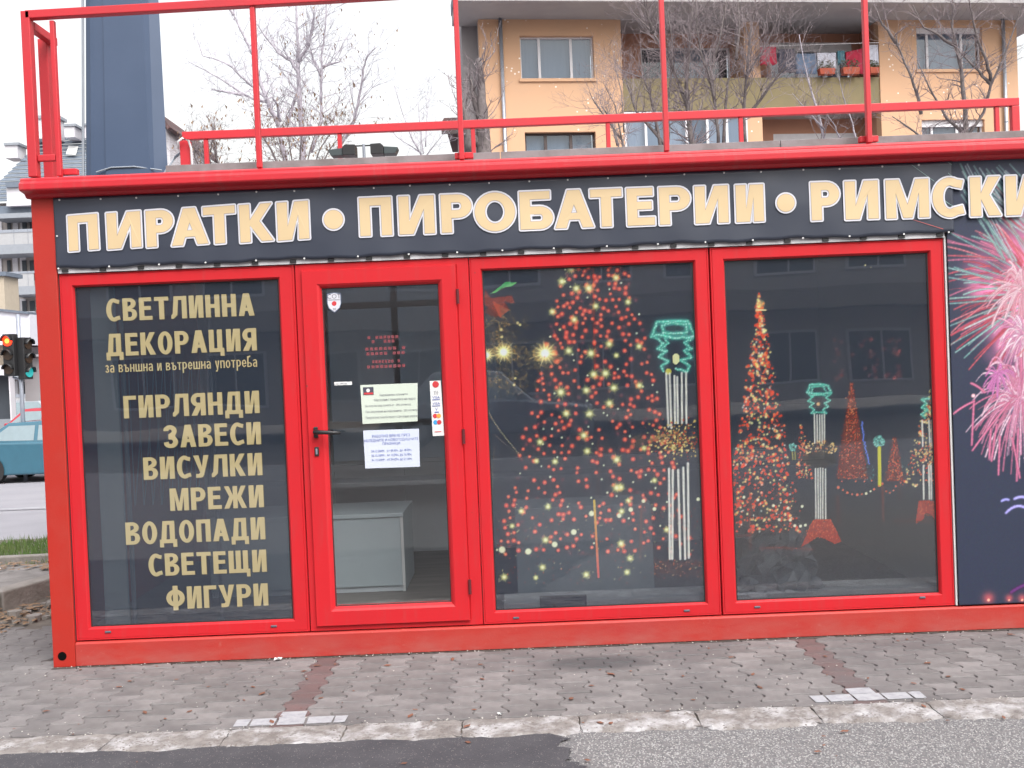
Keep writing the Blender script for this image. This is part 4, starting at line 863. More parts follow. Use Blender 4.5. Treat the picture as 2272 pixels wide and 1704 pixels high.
cone(c4, 405, 330, 100, 760, 2350, G7, 900, [7, 8, 10, 12], [RD, RD, RD, RD, RD, RB, (.92, .84, .52)]); cone(c4, 405, 340, 150, 700, 2250, G7, 70, [9, 11], [(.95, .92, .62), (.95, .9, .5)]); cone(c4, 405, 340, 90, 760, 2350, G7, 60, [7], [(.88, .92, .85)])
c4.glow(*G7(425, 425), 40 * U4, (.5, .45, .2)); c4.line(*G7(380, 480), *G7(460, 480), .004, WARM)
# faint dim shapes above
for k in range(46): c4.glow(*G7(r_.choice([r_.gauss(1080, 60), r_.gauss(1350, 40), r_.gauss(1570, 25), r_.gauss(1440, 60)]), r_.uniform(700, 1080)), r_.uniform(14, 30) * U4, (.20, .05, .03), .9)
c4.dot(*G7(1295, 103), 11 * U4, (.85, .8, .55), .7); c4.dot(*G7(1340, 120), 6 * U4, (.75, .65, .5), .7)
# red cones
def solid_cone(pts, G_, ax, ay, bx0, bx1, by, n_):
    c4.poly([G_(*p) for p in pts], (.58, .17, .10), .85, .5); cone(c4, ax, ay, bx0, bx1, by, G_, n_, [4, 5, 6], [(.75, .27, .2), (.82, .38, .26), (.58, .2, .17), (.9, .6, .4)])
solid_cone([(1140, -360), (1165, -360), (1290, 420), (1030, 420)], G8, 1152, -380, 1035, 1290, 420, 620)
solid_cone([(1495, 75), (1520, 75), (1588, 440), (1430, 440)], G8, 1508, 70, 1432, 1588, 440, 230)
cone(c4, 1808, -330, 1560, 2010, 480, G8, 330, [6, 8, 9], [RD, RB, (.95, .85, .6), (.9, .8, .5)]); cone(c4, 740, -30, 690, 850, 420, G8, 130, [6, 8], [RD, RB, (.9, .8, .5)])
for k in range(40):
    t = k / 39; c4.dot(*G8(1238 + 62 * t ** 1.4 + r_.gauss(0, 4), -50 + 345 * t), 8 * U4, (.45, .55, .95), .6)
for k in range(60): c4.dot(*G8(r_.gauss(1320, 50), r_.gauss(370, 35)), 4 * U4, (.35, .66, .64), .6, a=.8)
for k in range(30): c4.dot(*G8(1560 + 60 * r_.random(), 250 + 110 * r_.random()), 4 * U4, (.35, .66, .64), .6, a=.8)
# green lamp heads, poles
def head(x, y_, rx, ry, n_):
    for k in range(n_):
        a = r_.uniform(0, 6.28); q = math.sqrt(r_.random()); c4.dot(*G8(x + rx * q * math.cos(a), y_ + ry * q * math.sin(a)), 7 * U4, r_.choice([(.36, .66, .62), (.62, .88, .84), (.3, .55, .52)]), .6)
head(1380, 112, 46, 48, 170); head(672, 160, 34, 36, 80)
c4.line(*G8(1383, 165), *G8(1386, 470), .0095, (.84, .82, .22)); c4.line(*G8(668, 200), *G8(672, 260), .003, (.75, .7, .3)); c4.line(*G8(690, 200), *G8(692, 260), .003, (.75, .7, .3))
neon(c4, [(805, 1170), (830, 1108), (905, 1100), (985, 1115), (1008, 1175), (905, 1185), (805, 1170)], G7, .003); neon(c4, [(845, 1160), (850, 1125), (945, 1120), (965, 1160)], G7, .0025)
neon(c4, [(815, 1190), (850, 1215), (815, 1245), (860, 1265), (825, 1290), (870, 1320), (840, 1345), (905, 1340)], G7, .0025); neon(c4, [(1000, 1190), (960, 1215), (1000, 1240), (950, 1265), (985, 1290), (940, 1320), (970, 1345), (905, 1340)], G7, .0025)
neon(c4, [(850, 1200), (905, 1185), (960, 1200)], G7, .0025); c4.dot(*G7(900, 1270), 20 * U4, (.9, .72, .5), .5)
tubes(c4, [((868, 1355), (872, 1600)), ((890, 1362), (893, 1600)), ((912, 1362), (914, 1600)), ((932, 1362), (934, 1600)), ((952, 1355), (952, 1600))], G7, .0026)
tubes(c4, [((858, 335), (862, 745)), ((878, 330), (882, 745)), ((898, 325), (900, 745)), ((918, 330), (918, 745)), ((940, 340), (942, 745))], G8, .0026)
neon(c4, [(1735, -230), (1770, -200), (1730, -170), (1780, -150), (1735, -110), (1760, -80)], G8, .003); neon(c4, [(1870, -230), (1820, -205), (1865, -170), (1810, -150), (1860, -110), (1830, -80)], G8, .003); neon(c4, [(1740, -240), (1865, -240)], G8, .003)
tubes(c4, [((1735, -60), (1740, 150)), ((1790, -60), (1800, 150)), ((1812, -60), (1818, 150)), ((1745, 310), (1748, 585)), ((1790, 310), (1795, 585)), ((1808, 310), (1812, 585))], G8, .003)
for k in range(170):
    a = r_.uniform(0, 6.28); q = math.sqrt(r_.random()); c4.dot(*G8(890 + 150 * q * math.cos(a), 165 + 62 * q * math.sin(a)), r_.uniform(6, 11) * U4, r_.choice([(.95, .85, .62), (.88, .72, .42), (.7, .4, .28), (.4, .3, .25)]), .6)
for k in range(500):
    a = r_.uniform(0, 6.28); q = math.sqrt(r_.random()); c4.dot(*G8(890 + 140 * q * math.cos(a), 262 + 62 * q * math.sin(a)), r_.uniform(5, 12) * U4, r_.choice([(.10, .11, .12), (.12, .12, .13), (.2, .15, .12)]), .6, a=.8)
for k in range(60): c4.dot(*G8(r_.gauss(1770, 60), r_.gauss(200, 40)), 9 * U4, r_.choice([(.9, .8, .5), (.8, .5, .35)]), .6)
def skirt(x0, x1, x2, x3, y0, y1, ga):
    c4.poly([G8(x0, y0), G8(x1, y0), G8(x3, y1 - 20), G8(x3 - 60, y1), G8((x2 + x3) / 2 + 20, y1 - 45), G8((x2 + x3) / 2 - 30, y1 - 60), G8(x2 + 70, y1 - 10), G8(x2, y1 + 30)], (.70, .22, .15), .95, .2)
    for k in range(ga): t = r_.random(); y_ = y0 + (y1 - y0 - 40) * t; c4.dot(*G8(x0 + (x2 - x0) * t + (x1 - x0 + (x3 - x2 - x1 + x0) * t) * r_.random(), y_), 5 * U4, r_.choice([(.9, .5, .3), (.8, .33, .22), (.55, .17, .13)]), .6)
skirt(838, 985, 735, 1075, 752, 955, 260); skirt(1705, 1900, 1680, 1900, 598, 760, 130)
for x, y_, q in [(1045, 490, 16), (1085, 512, 10), (1120, 533, 14), (1160, 545, 10), (1202, 550, 15), (1240, 546, 10), (1275, 540, 14), (1310, 522, 10), (1340, 505, 13), (1380, 480, 10), (1408, 460, 14), (1440, 520, 10), (1470, 532, 9), (1500, 515, 9), (1520, 480, 11), (1560, 450, 9), (1075, 440, 9), (1130, 418, 8), (1190, 440, 9), (1260, 440, 9), (1320, 435, 9)]: c4.dot(*G8(x, y_), q * U4, (.95, .93, .78) if q > 9 and (x // 10) % 2 else (.88, .45, .33), .4)
for x, y_ in [(270, 570), (385, 592), (512, 640), (632, 660), (748, 645), (688, 805), (735, 808), (775, 800), (560, 755), (650, 757)]: c4.dot(*G8(x, y_), 15 * U4, (.96, .96, .82), .4)
for x, y0, y1, cc in [(315, 510, 1000, (.62, .24, .17)), (1040, 560, 790, (.50, .19, .15)), (1408, 470, 770, (.62, .22, .16)), (1545, 460, 590, (.45, .18, .15))]: c4.line(*G8(x, y0), *G8(x + 8, y1), .0042, cc, a=.85, fade=.4)
c4.path([G8(210, 890), G8(330, 880)], .003, (.6, .2, .16), a=.8); c4.path([G8(400, 990), G8(560, 985), G8(700, 992), G8(840, 1000)], .0035, (.7, .24, .18), a=.7); c4.path([G8(1090, 950), G8(1430, 945)], .002, (.42, .2, .17), a=.7); c4.path([G8(1500, 765), G8(1850, 770)], .003, (.5, .2, .15), a=.8)
c4.I += nrg.normal(0, .012, c4.I.shape)
c4.build('film', film_mat('printed_window_film_right', .70), W4, .027)

# ------------------------------------------------------------------ banner over the windows
ban = tag(empty('banner', (0, -.03, 2.37)), 'dark vinyl banner with cream Cyrillic lettering stretched above the windows', 'banner'); ban.location = (0, 0, 0)
def ban_y(x, z):
    u = (z - 2.37) / .2
    w_ = .0035 * math.sin(x * 7.0 + 1.3 * u) * (1 - abs(u)) + .004 * math.exp(-((x + 2.30) / .10) ** 2) * math.sin(14 * (z - x * .5)) + .003 * math.sin(x * 23) * max(0, abs(u) - .5)
    return -.024 + w_
mb = MB(); NX, NZ = 330, 20; BX0, BX1 = -2.458, 2.432
for j in range(NZ + 1):
    for i in range(NX + 1):
        x = BX0 + (BX1 - BX0) * i / NX; v = j / NZ; zb = 2.180 + .004 * math.sin(x * 9) - .003 * math.cos(x * 30) + .006 * (x + 2.4 < .12); z = zb + (2.568 - zb) * v
        mb.v.append((x, ban_y(x, z), z))
for j in range(NZ):
    for i in range(NX): a = j * (NX + 1) + i; mb.f.append((a, a + 1, a + NX + 2, a + NX + 1))
o = mb.build('vinyl_sheet', M['vinyl'], ban, smooth=True); sd_ = o.modifiers.new('thick', 'SOLIDIFY'); sd_.thickness = .0015; sd_.offset = 1
lx = [-2.45, -2.39, -1.07, -.80, .3, 1.39, 1.65, 2.9]; lz0 = [2.262, 2.264, 2.276, 2.282, 2.281, 2.274, 2.268, 2.250]; lz1 = [2.472, 2.474, 2.502, 2.508, 2.505, 2.493, 2.492, 2.482]
LET = [('П', -2.391, -2.209), ('И', -2.179, -1.976), ('Р', -1.966, -1.800), ('А', -1.830, -1.612), ('Т', -1.655, -1.462), ('К', -1.458, -1.258), ('И', -1.253, -1.062), ('•', -1.000, -.876),
       ('П', -.805, -.612), ('И', -.592, -.379), ('Р', -.362, -.176), ('О', -.180, .060), ('Б', .066, .264), ('А', .256, .484), ('Т', .450, .640), ('Е', .648, .816), ('Р', .824, 1.012), ('И', 1.018, 1.218), ('И', 1.240, 1.440 - .03), ('•', 1.462, 1.578),
       ('Р', 1.648, 1.822), ('И', 1.833, 2.033), ('М', 2.055, 2.307), ('С', 2.306, 2.500), ('К', 2.512, 2.697), ('И', 2.705, 2.905)]
O_ = .0105
for ch, x0, x1 in LET:
    xm = (x0 + x1) / 2; z0 = float(np.interp(xm, lx, lz0)) + O_; z1 = float(np.interp(xm, lx, lz1)) - O_
    lc, lw, lg = MB(), MB(), MB(); place_glyph(None, ch, x0 + O_, x1 - O_, z0, z1, .27, .205, [(lw, O_, -.0310, 0, 0), (lg, .0022, -.0318, 0, 0), (lc, 0, -.0326, 0, 0)], slant=(.035 if xm < -1 else 0))
    for mb_ in (lc, lw, lg): mb_.v = [(x, y_ + ban_y(x, z) + .0240 if x < 2.43 else y_, z) for x, y_, z in mb_.v]   # follow the waves of the sheet
    l_ = lc.build('letter', M['cream'], ban); lw.build('letter_border', M['ltwhite'], l_); lg.build('letter_line', M['ltgrey'], l_)
mb = MB()
for i in range(23): x = -2.42 + i * .2125 + rng.uniform(-.012, .012); mb.disc((x, ban_y(x, 2.555) - .004, 2.553 + rng.uniform(-.003, .003)), .0052, 'y', 8, .003)
for i in range(19): x = -2.44 + i * .27 + rng.uniform(-.02, .02); mb.disc((x, ban_y(x, 2.18) - .004, 2.184), .0052, 'y', 8, .003)
mb.disc((-2.444, -.031, 2.36), .005, 'y', 8, .003); mb.build('eyelets', M['screw'], ban)['kind'] = 'stuff'

# ------------------------------------------------------------------ fireworks panel
fw = tag(empty('fireworks_poster', (3.2, 0, 1.3)), 'large poster of pink and white fireworks on dark blue at the kiosk right', 'poster'); fw.location = (0, 0, 0)
c5 = Canvas(2.396, 3.90, .142, 2.582, .005, (.165, .19, .27)); r_ = random.Random(5)
def GA(x, y_): p = at(2000 + x / 3.316, 340 + y_ / 3.316, 0.0); return p.x, p.z
def GB(x, y_): p = at(2000 + x / 2.963, 840 + y_ / 2.963, 0.0); return p.x, p.z
def streak(c, p, q, wd, co, bend=0.0, a=.9, n_=9):
    mx_, mz = (p[0] + q[0]) / 2, (p[1] + q[1]) / 2 + bend; P = []
    for k in range(n_ + 1): t = k / n_; P.append(((1 - t) ** 2 * p[0] + 2 * t * (1 - t) * mx_ + t * t * q[0], (1 - t) ** 2 * p[1] + 2 * t * (1 - t) * mz + t * t * q[1]))
    c.path(P, wd * 1.7, tuple(x * .62 for x in co), a=.6 * a); c.path(P, wd * .8, co, a=a)
cx, cz = GA(1050, 1050)
PINK = [(.82, .36, .42), (.72, .28, .36), (.88, .50, .55), (.80, .45, .58)]; GWH = [(.60, .78, .76), (.78, .86, .88), (.50, .68, .68)]
for k in range(330):                                   # dark rose haze of the main burst
    a = r_.uniform(0, 6.28); q = r_.uniform(0, .42); c5.glow(cx + q * math.cos(a), cz + q * math.sin(a) * 1.25, r_.uniform(.04, .11), (.17, .07, .09), .8)
for k in range(230):
    a = r_.uniform(0, 6.28); r0 = r_.uniform(.05, .25); r1 = r0 + r_.uniform(.15, .36); co = r_.choice(PINK + GWH[:1]); streak(c5, (cx + r0 * math.cos(a), cz + r0 * math.sin(a)), (cx + r1 * math.cos(a), cz + r1 * math.sin(a) - .05 * r_.random()), r_.uniform(.0014, .0042), co, r_.uniform(-.0, .07))
for (ax, ay), (bx, by), kk in [((320, 640), (820, 800), 1), ((320, 655), (760, 745), 1), ((330, 690), (600, 770), 1), ((330, 755), (800, 790), 1), ((330, 790), (700, 790), 1), ((335, 890), (640, 830), 1), ((340, 945), (700, 870), 1), ((345, 1050), (760, 900), 1), ((380, 1150), (800, 980), 1), ((355, 1240), (700, 1100), 1), ((360, 1320), (620, 1100), 1), ((400, 1440), (760, 1180), 1), ((490, 1590), (740, 1320), 1), ((130, 510), (830, 770), 1),
                               ((335, 845), (660, 920), 0), ((335, 915), (680, 970), 0), ((345, 1070), (760, 1040), 0), ((345, 1108), (720, 1080), 0), ((350, 1270), (780, 1100), 0), ((460, 1290), (780, 1140), 0), ((380, 840), (640, 930), 0), ((485, 820), (760, 910), 0), ((390, 1465), (680, 1260), 0), ((455, 1505), (760, 1220), 0), ((300, 560), (800, 830), 0), ((510, 612), (680, 660), 0)]:
    streak(c5, GA(ax, ay), GA(bx, by), .0032, r_.choice(PINK if kk else GWH), .012 if kk else 0)
for k in range(46):
    x1 = r_.uniform(560, 1300); streak(c5, GA(x1 * .52 + 120, r_.uniform(70, 420)), GA(x1 + 150, 760 + r_.uniform(-60, 40)), .0028, r_.choice(GWH + PINK[:1]), 0, a=.75)
for (bx, bz, rad, n_, co) in [(*GA(890, 1010), .20, 170, [(.92, .62, .70), (.95, .80, .85)]), (*GA(900, 1340), .19, 170, [(.95, .70, .80), (.98, .9, .95), (.85, .55, .72)]), (*GB(780, 130), .30, 240, [(.92, .62, .76), (.98, .82, .9), (.82, .46, .60)]), (*GA(700, 1640), .09, 40, [(.85, .5, .75)]), (*GB(1150, 260), .3, 120, [(.85, .5, .72), (.95, .8, .9)]), (*GA(1350, 1300), .35, 160, PINK)]:
    c5.glow(bx, bz, rad * .38, (.6, .5, .6))
    for k in range(n_):
        a = r_.uniform(0, 6.28); q = rad * r_.uniform(.35, 1.1); x_, z_ = bx + q * math.cos(a), bz + q * math.sin(a) * .95 - rad * .12; s0 = r_.uniform(0, .45); streak(c5, (bx + (x_ - bx) * s0, bz + (z_ - bz) * s0 + .02 * r_.random()), (x_, z_ - rad * r_.uniform(0, .3)), r_.uniform(.0016, .0036), r_.choice(co), r_.uniform(.01, .12) * rad / .2)
for (ax, ay), (bx, by) in [((700, 160), (460, 470)), ((640, 380), (630, 630)), ((760, 330), (750, 670)), ((620, 300), (585, 540)), ((580, 330), (570, 520)), ((720, 390), (770, 650)), ((470, 140), (455, 435)), ((470, 150), (335, 230)), ((540, 90), (450, 30))]: streak(c5, GB(ax, ay), GB(bx, by), .0045, (.80, .44, .58), .012)
c5.dot(*GB(465, 112), .014, (.98, .75, .78), .6)
streak(c5, GB(680, 880), GB(850, 880), .006, (.66, .64, .92), .075); streak(c5, GB(650, 803), GB(698, 795), .005, (.6, .6, .88), .01); streak(c5, GB(735, 788), GB(850, 800), .006, (.66, .64, .92), .03); streak(c5, GB(715, 1400), GB(900, 1340), .008, (.38, .18, .44), .03)
for x, q in ((565, 24), (700, 16), (785, 18), (880, 20), (980, 16)): c5.glow(*GB(x, 1440), q * 2.2 / 2.963 / 400, (.5, .12, .08)); c5.dot(*GB(x, 1452), q * .5 / 2.963 / 400, (.98, .72, .6), .6)
c5.I += nrg.normal(0, .008, c5.I.shape)
ps = c5.build('printed_sheet', film_mat('fireworks_print', 1.0), fw, -.012); sd_ = ps.modifiers.new('thick', 'SOLIDIFY'); sd_.thickness = .002; sd_.offset = 1
mb = MB()
for z in (2.10, 1.79, 1.33, .99, .60, .20): mb.disc((2.415, -.0135, z), .005, 'y', 8, .003)
mb.build('screws', M['screw'], fw)['kind'] = 'stuff'
# streaks that run on across the right end of the banner
mb = MB(); r_ = random.Random(9)
for (a, b_), (c_, d_) in [((60, 90), (225, 215)), ((325, 70), (520, 240)), ((325, 150), (600, 400)), ((290, 345), (420, 440)), ((160, 280), (260, 350)), ((400, 490), (620, 600)), ((285, 350), (360, 395))]:
    p, q = GA(a, b_), GA(c_, d_)
    if p[0] > 2.43: continue
    if q[0] > 2.43: t = (2.43 - p[0]) / (q[0] - p[0]); q = (2.43, p[1] + (q[1] - p[1]) * t)
    d = Vector((q[0] - p[0], q[1] - p[1])).normalized(); n_ = Vector((-d.y, d.x)) * .0022
    mb.quad(*[(x, ban_y(x, z) - .0032, z) for x, z in ((p[0], p[1]), (q[0] + n_.x, q[1] + n_.y), (q[0], q[1]), (p[0], p[1] - .0022))])
mb.build('printed_streaks', pm('pale_green_print', (.28, .42, .40), .5), ban)
mb = MB(); p, q = GA(60, 492), GA(290, 560); mb.quad(*[(x, ban_y(x, z) - .0034, z) for x, z in ((p[0], p[1]), (q[0], q[1] - .004), (q[0], q[1]), (p[0], p[1] + .0022))]); mb.build('printed_streaks', pm('red_print', (.5, .12, .12), .5), ban)

# ------------------------------------------------------------------ papers and stickers on the door glass
def sheet_paper(name, label, pts, mat, y_=.004):
    mb = MB(); P = [(x, y_ - (.004 if i in (2,) else .0), z) for i, (x, z) in enumerate(pts)]; mb.quad(*P); mb.quad(*[(x, y2 + .0004, z) for x, y2, z in P][::-1])
    return tag(mb.build(name, mat), label, 'notice')
n1 = sheet_paper('notice', 'ivory notice with two small pictures, upper of two on the door glass', [(-.833, 1.269), (-.531, 1.272), (-.522, 1.482), (-.837, 1.483)], M['paperg'])
n2 = sheet_paper('notice', 'white holiday opening hours notice, lower of two on the door glass', [(-.829, 1.024), (-.529, 1.022), (-.525, 1.231), (-.832, 1.233)], M['paper'])
box('picture', M['c_dark'], n1, -.822, -.765, .0012, .0022, 1.428, 1.470); box('picture', pm('blue_night_picture', (.05, .06, .15), .6, (.12, .05, .12), 60, .9), n1, -.598, -.545, .0012, .0022, 1.436, 1.476)
MB().disc((-.795, .0008, 1.452), .010, 'y', 12).build('picture_spot', M['edgewhite'], n1); box('picture_spot', M['inkred'], n1, -.818, -.768, .0004, .0010, 1.430, 1.440)
YI = .0008
text_mesh('print_line', 'Уважаеми клиенти', -.735, 1.418, .017, M['ink'], n1, YI - .0004, 1.0); text_mesh('print_line', 'Магазинът предлага на едро', -.765, 1.392, .018, M['ink'], n1, YI - .0004, .9)
for z, s_ in ((1.362, 'За покупки над сумата от - 30% отстъпка'), (1.330, 'При закупуване на пиротехника - 20% отстъпка'), (1.298, 'Предлагаме пиробатерии и светлинна украса')): text_mesh('print_line', s_, -.815, z, .0155, M['ink'], n1, YI - .0004, .82)
for z, s_, q in ((1.192, 'РАБОТНО ВРЕМЕ ПРЕЗ', .020), (1.170, 'КОЛЕДНИТЕ И НОВОГОДИШНИТЕ', .019), (1.150, 'ПРАЗНИЦИ', .019), (1.112, '24.12.2009г.  от 09.00ч. до 18.00ч.', .0165), (1.088, '25.12.2009г.  от 10.00ч. до 16.00ч.', .0165), (1.064, '31.12.2009г.  от 09.00ч. до 21.00ч.', .0165)):
    text_mesh('print_line', s_, -.680, z, q, M['inkblue'], n2, YI - .0004, .92, 'CENTER')
st = tag(MB().quad((-.451, .004, 1.187), (-.389, .004, 1.187), (-.395, .004, 1.490), (-.456, .004, 1.490)).build('card_sticker', M['edgewhite']), 'narrow white strip of payment card marks on the door glass edge', 'sticker')
MB().disc((-.424, .0025, 1.470), .018, 'y', 20).build('red_mark', M['inkred'], st)
for i, (z, h, m_) in enumerate([(1.418, .020, 'ltgrey'), (1.396, .016, 'inkblue'), (1.362, .016, 'inkblue'), (1.328, .012, 'inkblue')]): pass
text_mesh('print_line', ')))', -.436, 1.418, .026, M['ink'], st, .0025, 1.0); 
for z in (1.392, 1.358):
    text_mesh('print_line', 'VISA', -.444, z, .020, M['inkblue'], st, .0025, 1.0); box('blue_bar', M['inkblue'], st, -.446, -.404, .0022, .0030, z - .008, z - .004)
text_mesh('print_line', 'V', -.432, 1.326, .024, M['inkblue'], st, .0025, 1.0); box('blue_bar', M['inkblue'], st, -.436, -.412, .0022, .0030, 1.315, 1.321)
MB().disc((-.434, .0025, 1.297), .0125, 'y', 16).build('red_mark', M['inkred'], st); MB().disc((-.414, .0021, 1.297), .0125, 'y', 16).build('orange_mark', pm('orange_ink', (.8, .35, .06), .6), st)
MB().disc((-.433, .0025, 1.262), .0125, 'y', 16).build('blue_mark', pm('light_blue_ink', (.05, .35, .7), .6), st); MB().disc((-.413, .0021, 1.262), .0125, 'y', 16).build('red_mark', M['inkred'], st)
box('red_bar', M['inkred'], st, -.440, -.404, .0022, .0030, 1.208, 1.212)
sh_ = [(-.999, 1.990), (-.960, 1.997), (-.921, 1.990), (-.920, 1.935), (-.930, 1.908), (-.960, 1.884), (-.992, 1.908), (-1.0, 1.935)]
mb = MB(); mb.prism(sh_, 'y', .0035, .0045); sh = tag(mb.build('shield_sticker', pm('blue_grey_ink', (.10, .13, .20), .6)), 'shield shaped security sticker reading COT at the door glass top', 'sticker')
cx_, cz_ = -.960, 1.94; mb = MB(); mb.prism([(cx_ + (x - cx_) * .88, cz_ + (z - cz_) * .9) for x, z in sh_], 'y', .0028, .0034); mb.build('white_field', M['ltwhite'], sh)
text_mesh('print_line', 'COT', -.960, 1.962, .036, M['ink'], sh, .0020, 1.0, 'CENTER'); MB().disc((-.960, .0021, 1.935), .013, 'y', 16).build('red_mark', M['inkred'], sh); text_mesh('print_line', '90', -.960, 1.898, .018, M['ink'], sh, .0020, 1, 'CENTER')
box('dark_bar', M['ink'], sh, -.992, -.928, .0018, .0026, 1.9535, 1.9565)
lb_ = tag(MB().quad((-.978, .004, 1.487), (-.882, .004, 1.486), (-.881, .004, 1.504), (-.980, .004, 1.506)).build('label_strip', M['edgewhite']), 'small white label strip left of the ivory notice', 'label'); text_mesh('print_line', 'тел. 0888 000', -.972, 1.491, .012, M['ink'], lb_, .0025, .9)
# red poster inside
rp = tag(empty('red_notice', (-.68, .30, 1.62)), 'red lettered sheet hanging inside behind the door glass', 'notice'); rp.location = (0, 0, 0)
for z, wd in ((1.735, .20), (1.712, .20), (1.672, .23), (1.645, .22), (1.60, .16), (1.572, .22)):
    n_ = 9; 
    for i in range(n_):
        if rng.random() < .12: continue
        x = -.70 - wd / 2 + wd * i / n_; box('red_letter', M['faintred'], rp, x, x + wd / n_ * .72, .10, .102, z, z + .017)

# ------------------------------------------------------------------ red frame on the roof (part of the kiosk)
rf = empty('roof_frame', (0, 0, 0), parent=kiosk)
def rail(name, a, b, s=.04, d=.04, mat=None):
    a, b = Vector(a), Vector(b); mb = MB()
    for p in (a, b):
        if p.y < -.02: p.x *= .99; p.z = 1.55 + (p.z - 1.55) * .99 - (.012 if p.z < 2.75 else 0)
    v = b - a
    if abs(v.z) > abs(v.x) and abs(v.z) > abs(v.y): mb.box(a.x - s / 2, a.x + s / 2, a.y - d / 2, a.y + d / 2, min(a.z, b.z), max(a.z, b.z))
    elif abs(v.x) > abs(v.y): mb.box(min(a.x, b.x), max(a.x, b.x), a.y - d / 2, a.y + d / 2, a.z - s / 2, a.z + s / 2)
    else: mb.box(a.x - d / 2, a.x + d / 2, min(a.y, b.y), max(a.y, b.y), a.z - s / 2, a.z + s / 2)
    return mb.build(name, mat or M['redrail'], rf, bevel=.004)
YF = -.055
rail('corner_upright', (-2.563, YF, 2.70), (-2.563, YF, 3.586), .048, .05)
rail('rear_upright', (-2.575, .22, 2.65), (-2.575, .22, 3.507), .055, .055)
rail('upright', (-2.425, YF, 2.70), (-2.425, YF, 3.532), .025, .03)
tz = lambda x: 3.546 + .0155 * (x + 2.56)            # the top rail climbs slightly to the right
mb = MB(); mb.prism([(-2.538, tz(-2.538) - .022), (3.9, tz(3.9) - .022), (3.9, tz(3.9) + .022), (-2.538, tz(-2.538) + .022)], 'y', YF - .025, YF + .025); mb.build('top_rail', M['redrail'], rf, bevel=.004)
rail('side_rail', (-2.560, -.024, 3.522), (-2.560, .25, 3.522), .045, .045); rail('short_rail', (-2.537, YF + .002, 2.790), (-2.442, YF + .002, 2.790), .035, .03)
for i, x in enumerate((-1.333, -.228, .890, 1.995, 3.1)): rail('upright', (x, YF, 2.701), (x, YF, (tz(x * .99) - .0225 - 1.55) / .99 + 1.55), .027, .035); 
for x in (-2.37, -.215, 1.985): MB().box(x - .05, x + .05, YF + .02, YF + .06, 2.690, 2.722).build('bracket', M['redrail'], rf, bevel=.003)
for i, x in enumerate((-.228, .890, 1.995, 3.1)): rail('upper_upright', (x, YF, (tz(x * .99) + .0225 - 1.55) / .99 + 1.55), (x, YF, 4.5), .027, .035)
# lower rail along the back edge of the roof
YR = 2.36
rail('back_rail', (-2.50, YR, 3.453), (4.03, YR, 3.453), .062, .05)
for x in (-2.32, -1.275, -.232, .822, 1.860, 3.86): rail('back_upright', (x, YR, 2.69), (x, YR, 3.421), .033, .033)
rail('back_corner', (4.00, YR, 2.69), (4.00, YR, 3.421), .06, .05); rail('back_corner', (-2.462, YR - .06, 2.69), (-2.462, YR - .06, 3.40), .075, .06)
mb = MB(); mb.tube([(-2.505, YR - .10, 3.33), (-2.50, YR - .12, 3.385), (-2.46, YR - .13, 3.41), (-2.42, YR - .12, 3.39), (-2.405, YR - .11, 3.33), (-2.40, YR - .11, 2.70)], .009, 8); tag(mb.build('white_cable', M['cable'], None, smooth=True), 'white cable looped over the end post of the roof rail', 'cable')
# twin floodlight seen over the roof edge
fl = tag(empty('floodlight', (-1.08, 2.2, 2.70)), 'black twin floodlight on a short stem at the back of the roof', 'floodlight'); fl.location = (0, 0, 0)
P0 = at(786 * K, 325 * K, 1.9); x0, z0 = P0.x, P0.z
MB().tube([(x0, 1.9, 2.675), (x0, 1.9, z0 + .045)], .011, 8).build('stem', M['steel'], fl); MB().tube([(x0 - .13, 1.9, z0 + .035), (x0 + .13, 1.9, z0 + .035)], .006, 6).build('crossbar', M['black'], fl)
for sgn in (-1, 1):
    mb = MB(); mb.prism([(x0 + sgn * .055, z0 - .04), (x0 + sgn * .055, z0 + .035), (x0 + sgn * .13, z0 + .038), (x0 + sgn * .15, z0 + .02), (x0 + sgn * .15, z0 - .04)][::sgn], 'y', 1.84, 1.96); h_ = mb.build('lamp_body', M['black'], fl, bevel=.004)
    mb = MB(); mb.prism([(x0 + sgn * .152, z0 + .015), (x0 + sgn * .255, z0 + .005), (x0 + sgn * .25, z0 - .012), (x0 + sgn * .235, z0 - .04), (x0 + sgn * .152, z0 - .04)][::sgn], 'y', 1.85, 1.95); mb.build('lamp_hood', pm('dark_green_grey', (.05, .065, .07), .5) if sgn < 0 else bpy.data.materials['dark_green_grey'], h_, bevel=.003)

# ================================================================== BEHIND THE KIOSK
# tall steel column
colm = tag(empty('advertising_column', (-3.4, 3.9, 0)), 'tall blue grey steel advertising column rising behind the kiosk roof', 'column')
YC = 3.6
xa = at(183 * K, 370 * K, YC).x; xb = at(357 * K, 370 * K, YC).x; xa2 = at(182 * K, 5 * K, YC).x; xb2 = at(337 * K, 5 * K, YC).x; zlo = at(187 * K, 370 * K, YC).z; zhi = at(187 * K, 5 * K, YC).z
def colring(z):
    t = (z - zlo) / (zhi - zlo); a = xa + (xa2 - xa) * t; b = xb + (xb2 - xb) * t; w_ = b - a
    return [(a, YC + .03, z), (a + .08 * w_, YC - .004, z), (a + .09 * w_, YC - .022, z), (a + .28 * w_, YC - .028, z), (a + .285 * w_, YC - .042, z), (b - .17 * w_, YC - .042, z), (b, YC + .07, z), (b - .26, YC + .62, z), (a - .02, YC + .62, z)]
mb = MB(); r0, r1 = colring(0), colring(9.5); n = len(r0); mb.add(r0 + r1, [(i, (i + 1) % n, n + (i + 1) % n, n + i) for i in range(n)] + [tuple(range(n, 2 * n))]); mb.build('steel_shaft', M['column'], colm).location = (3.4, -3.9, 0)
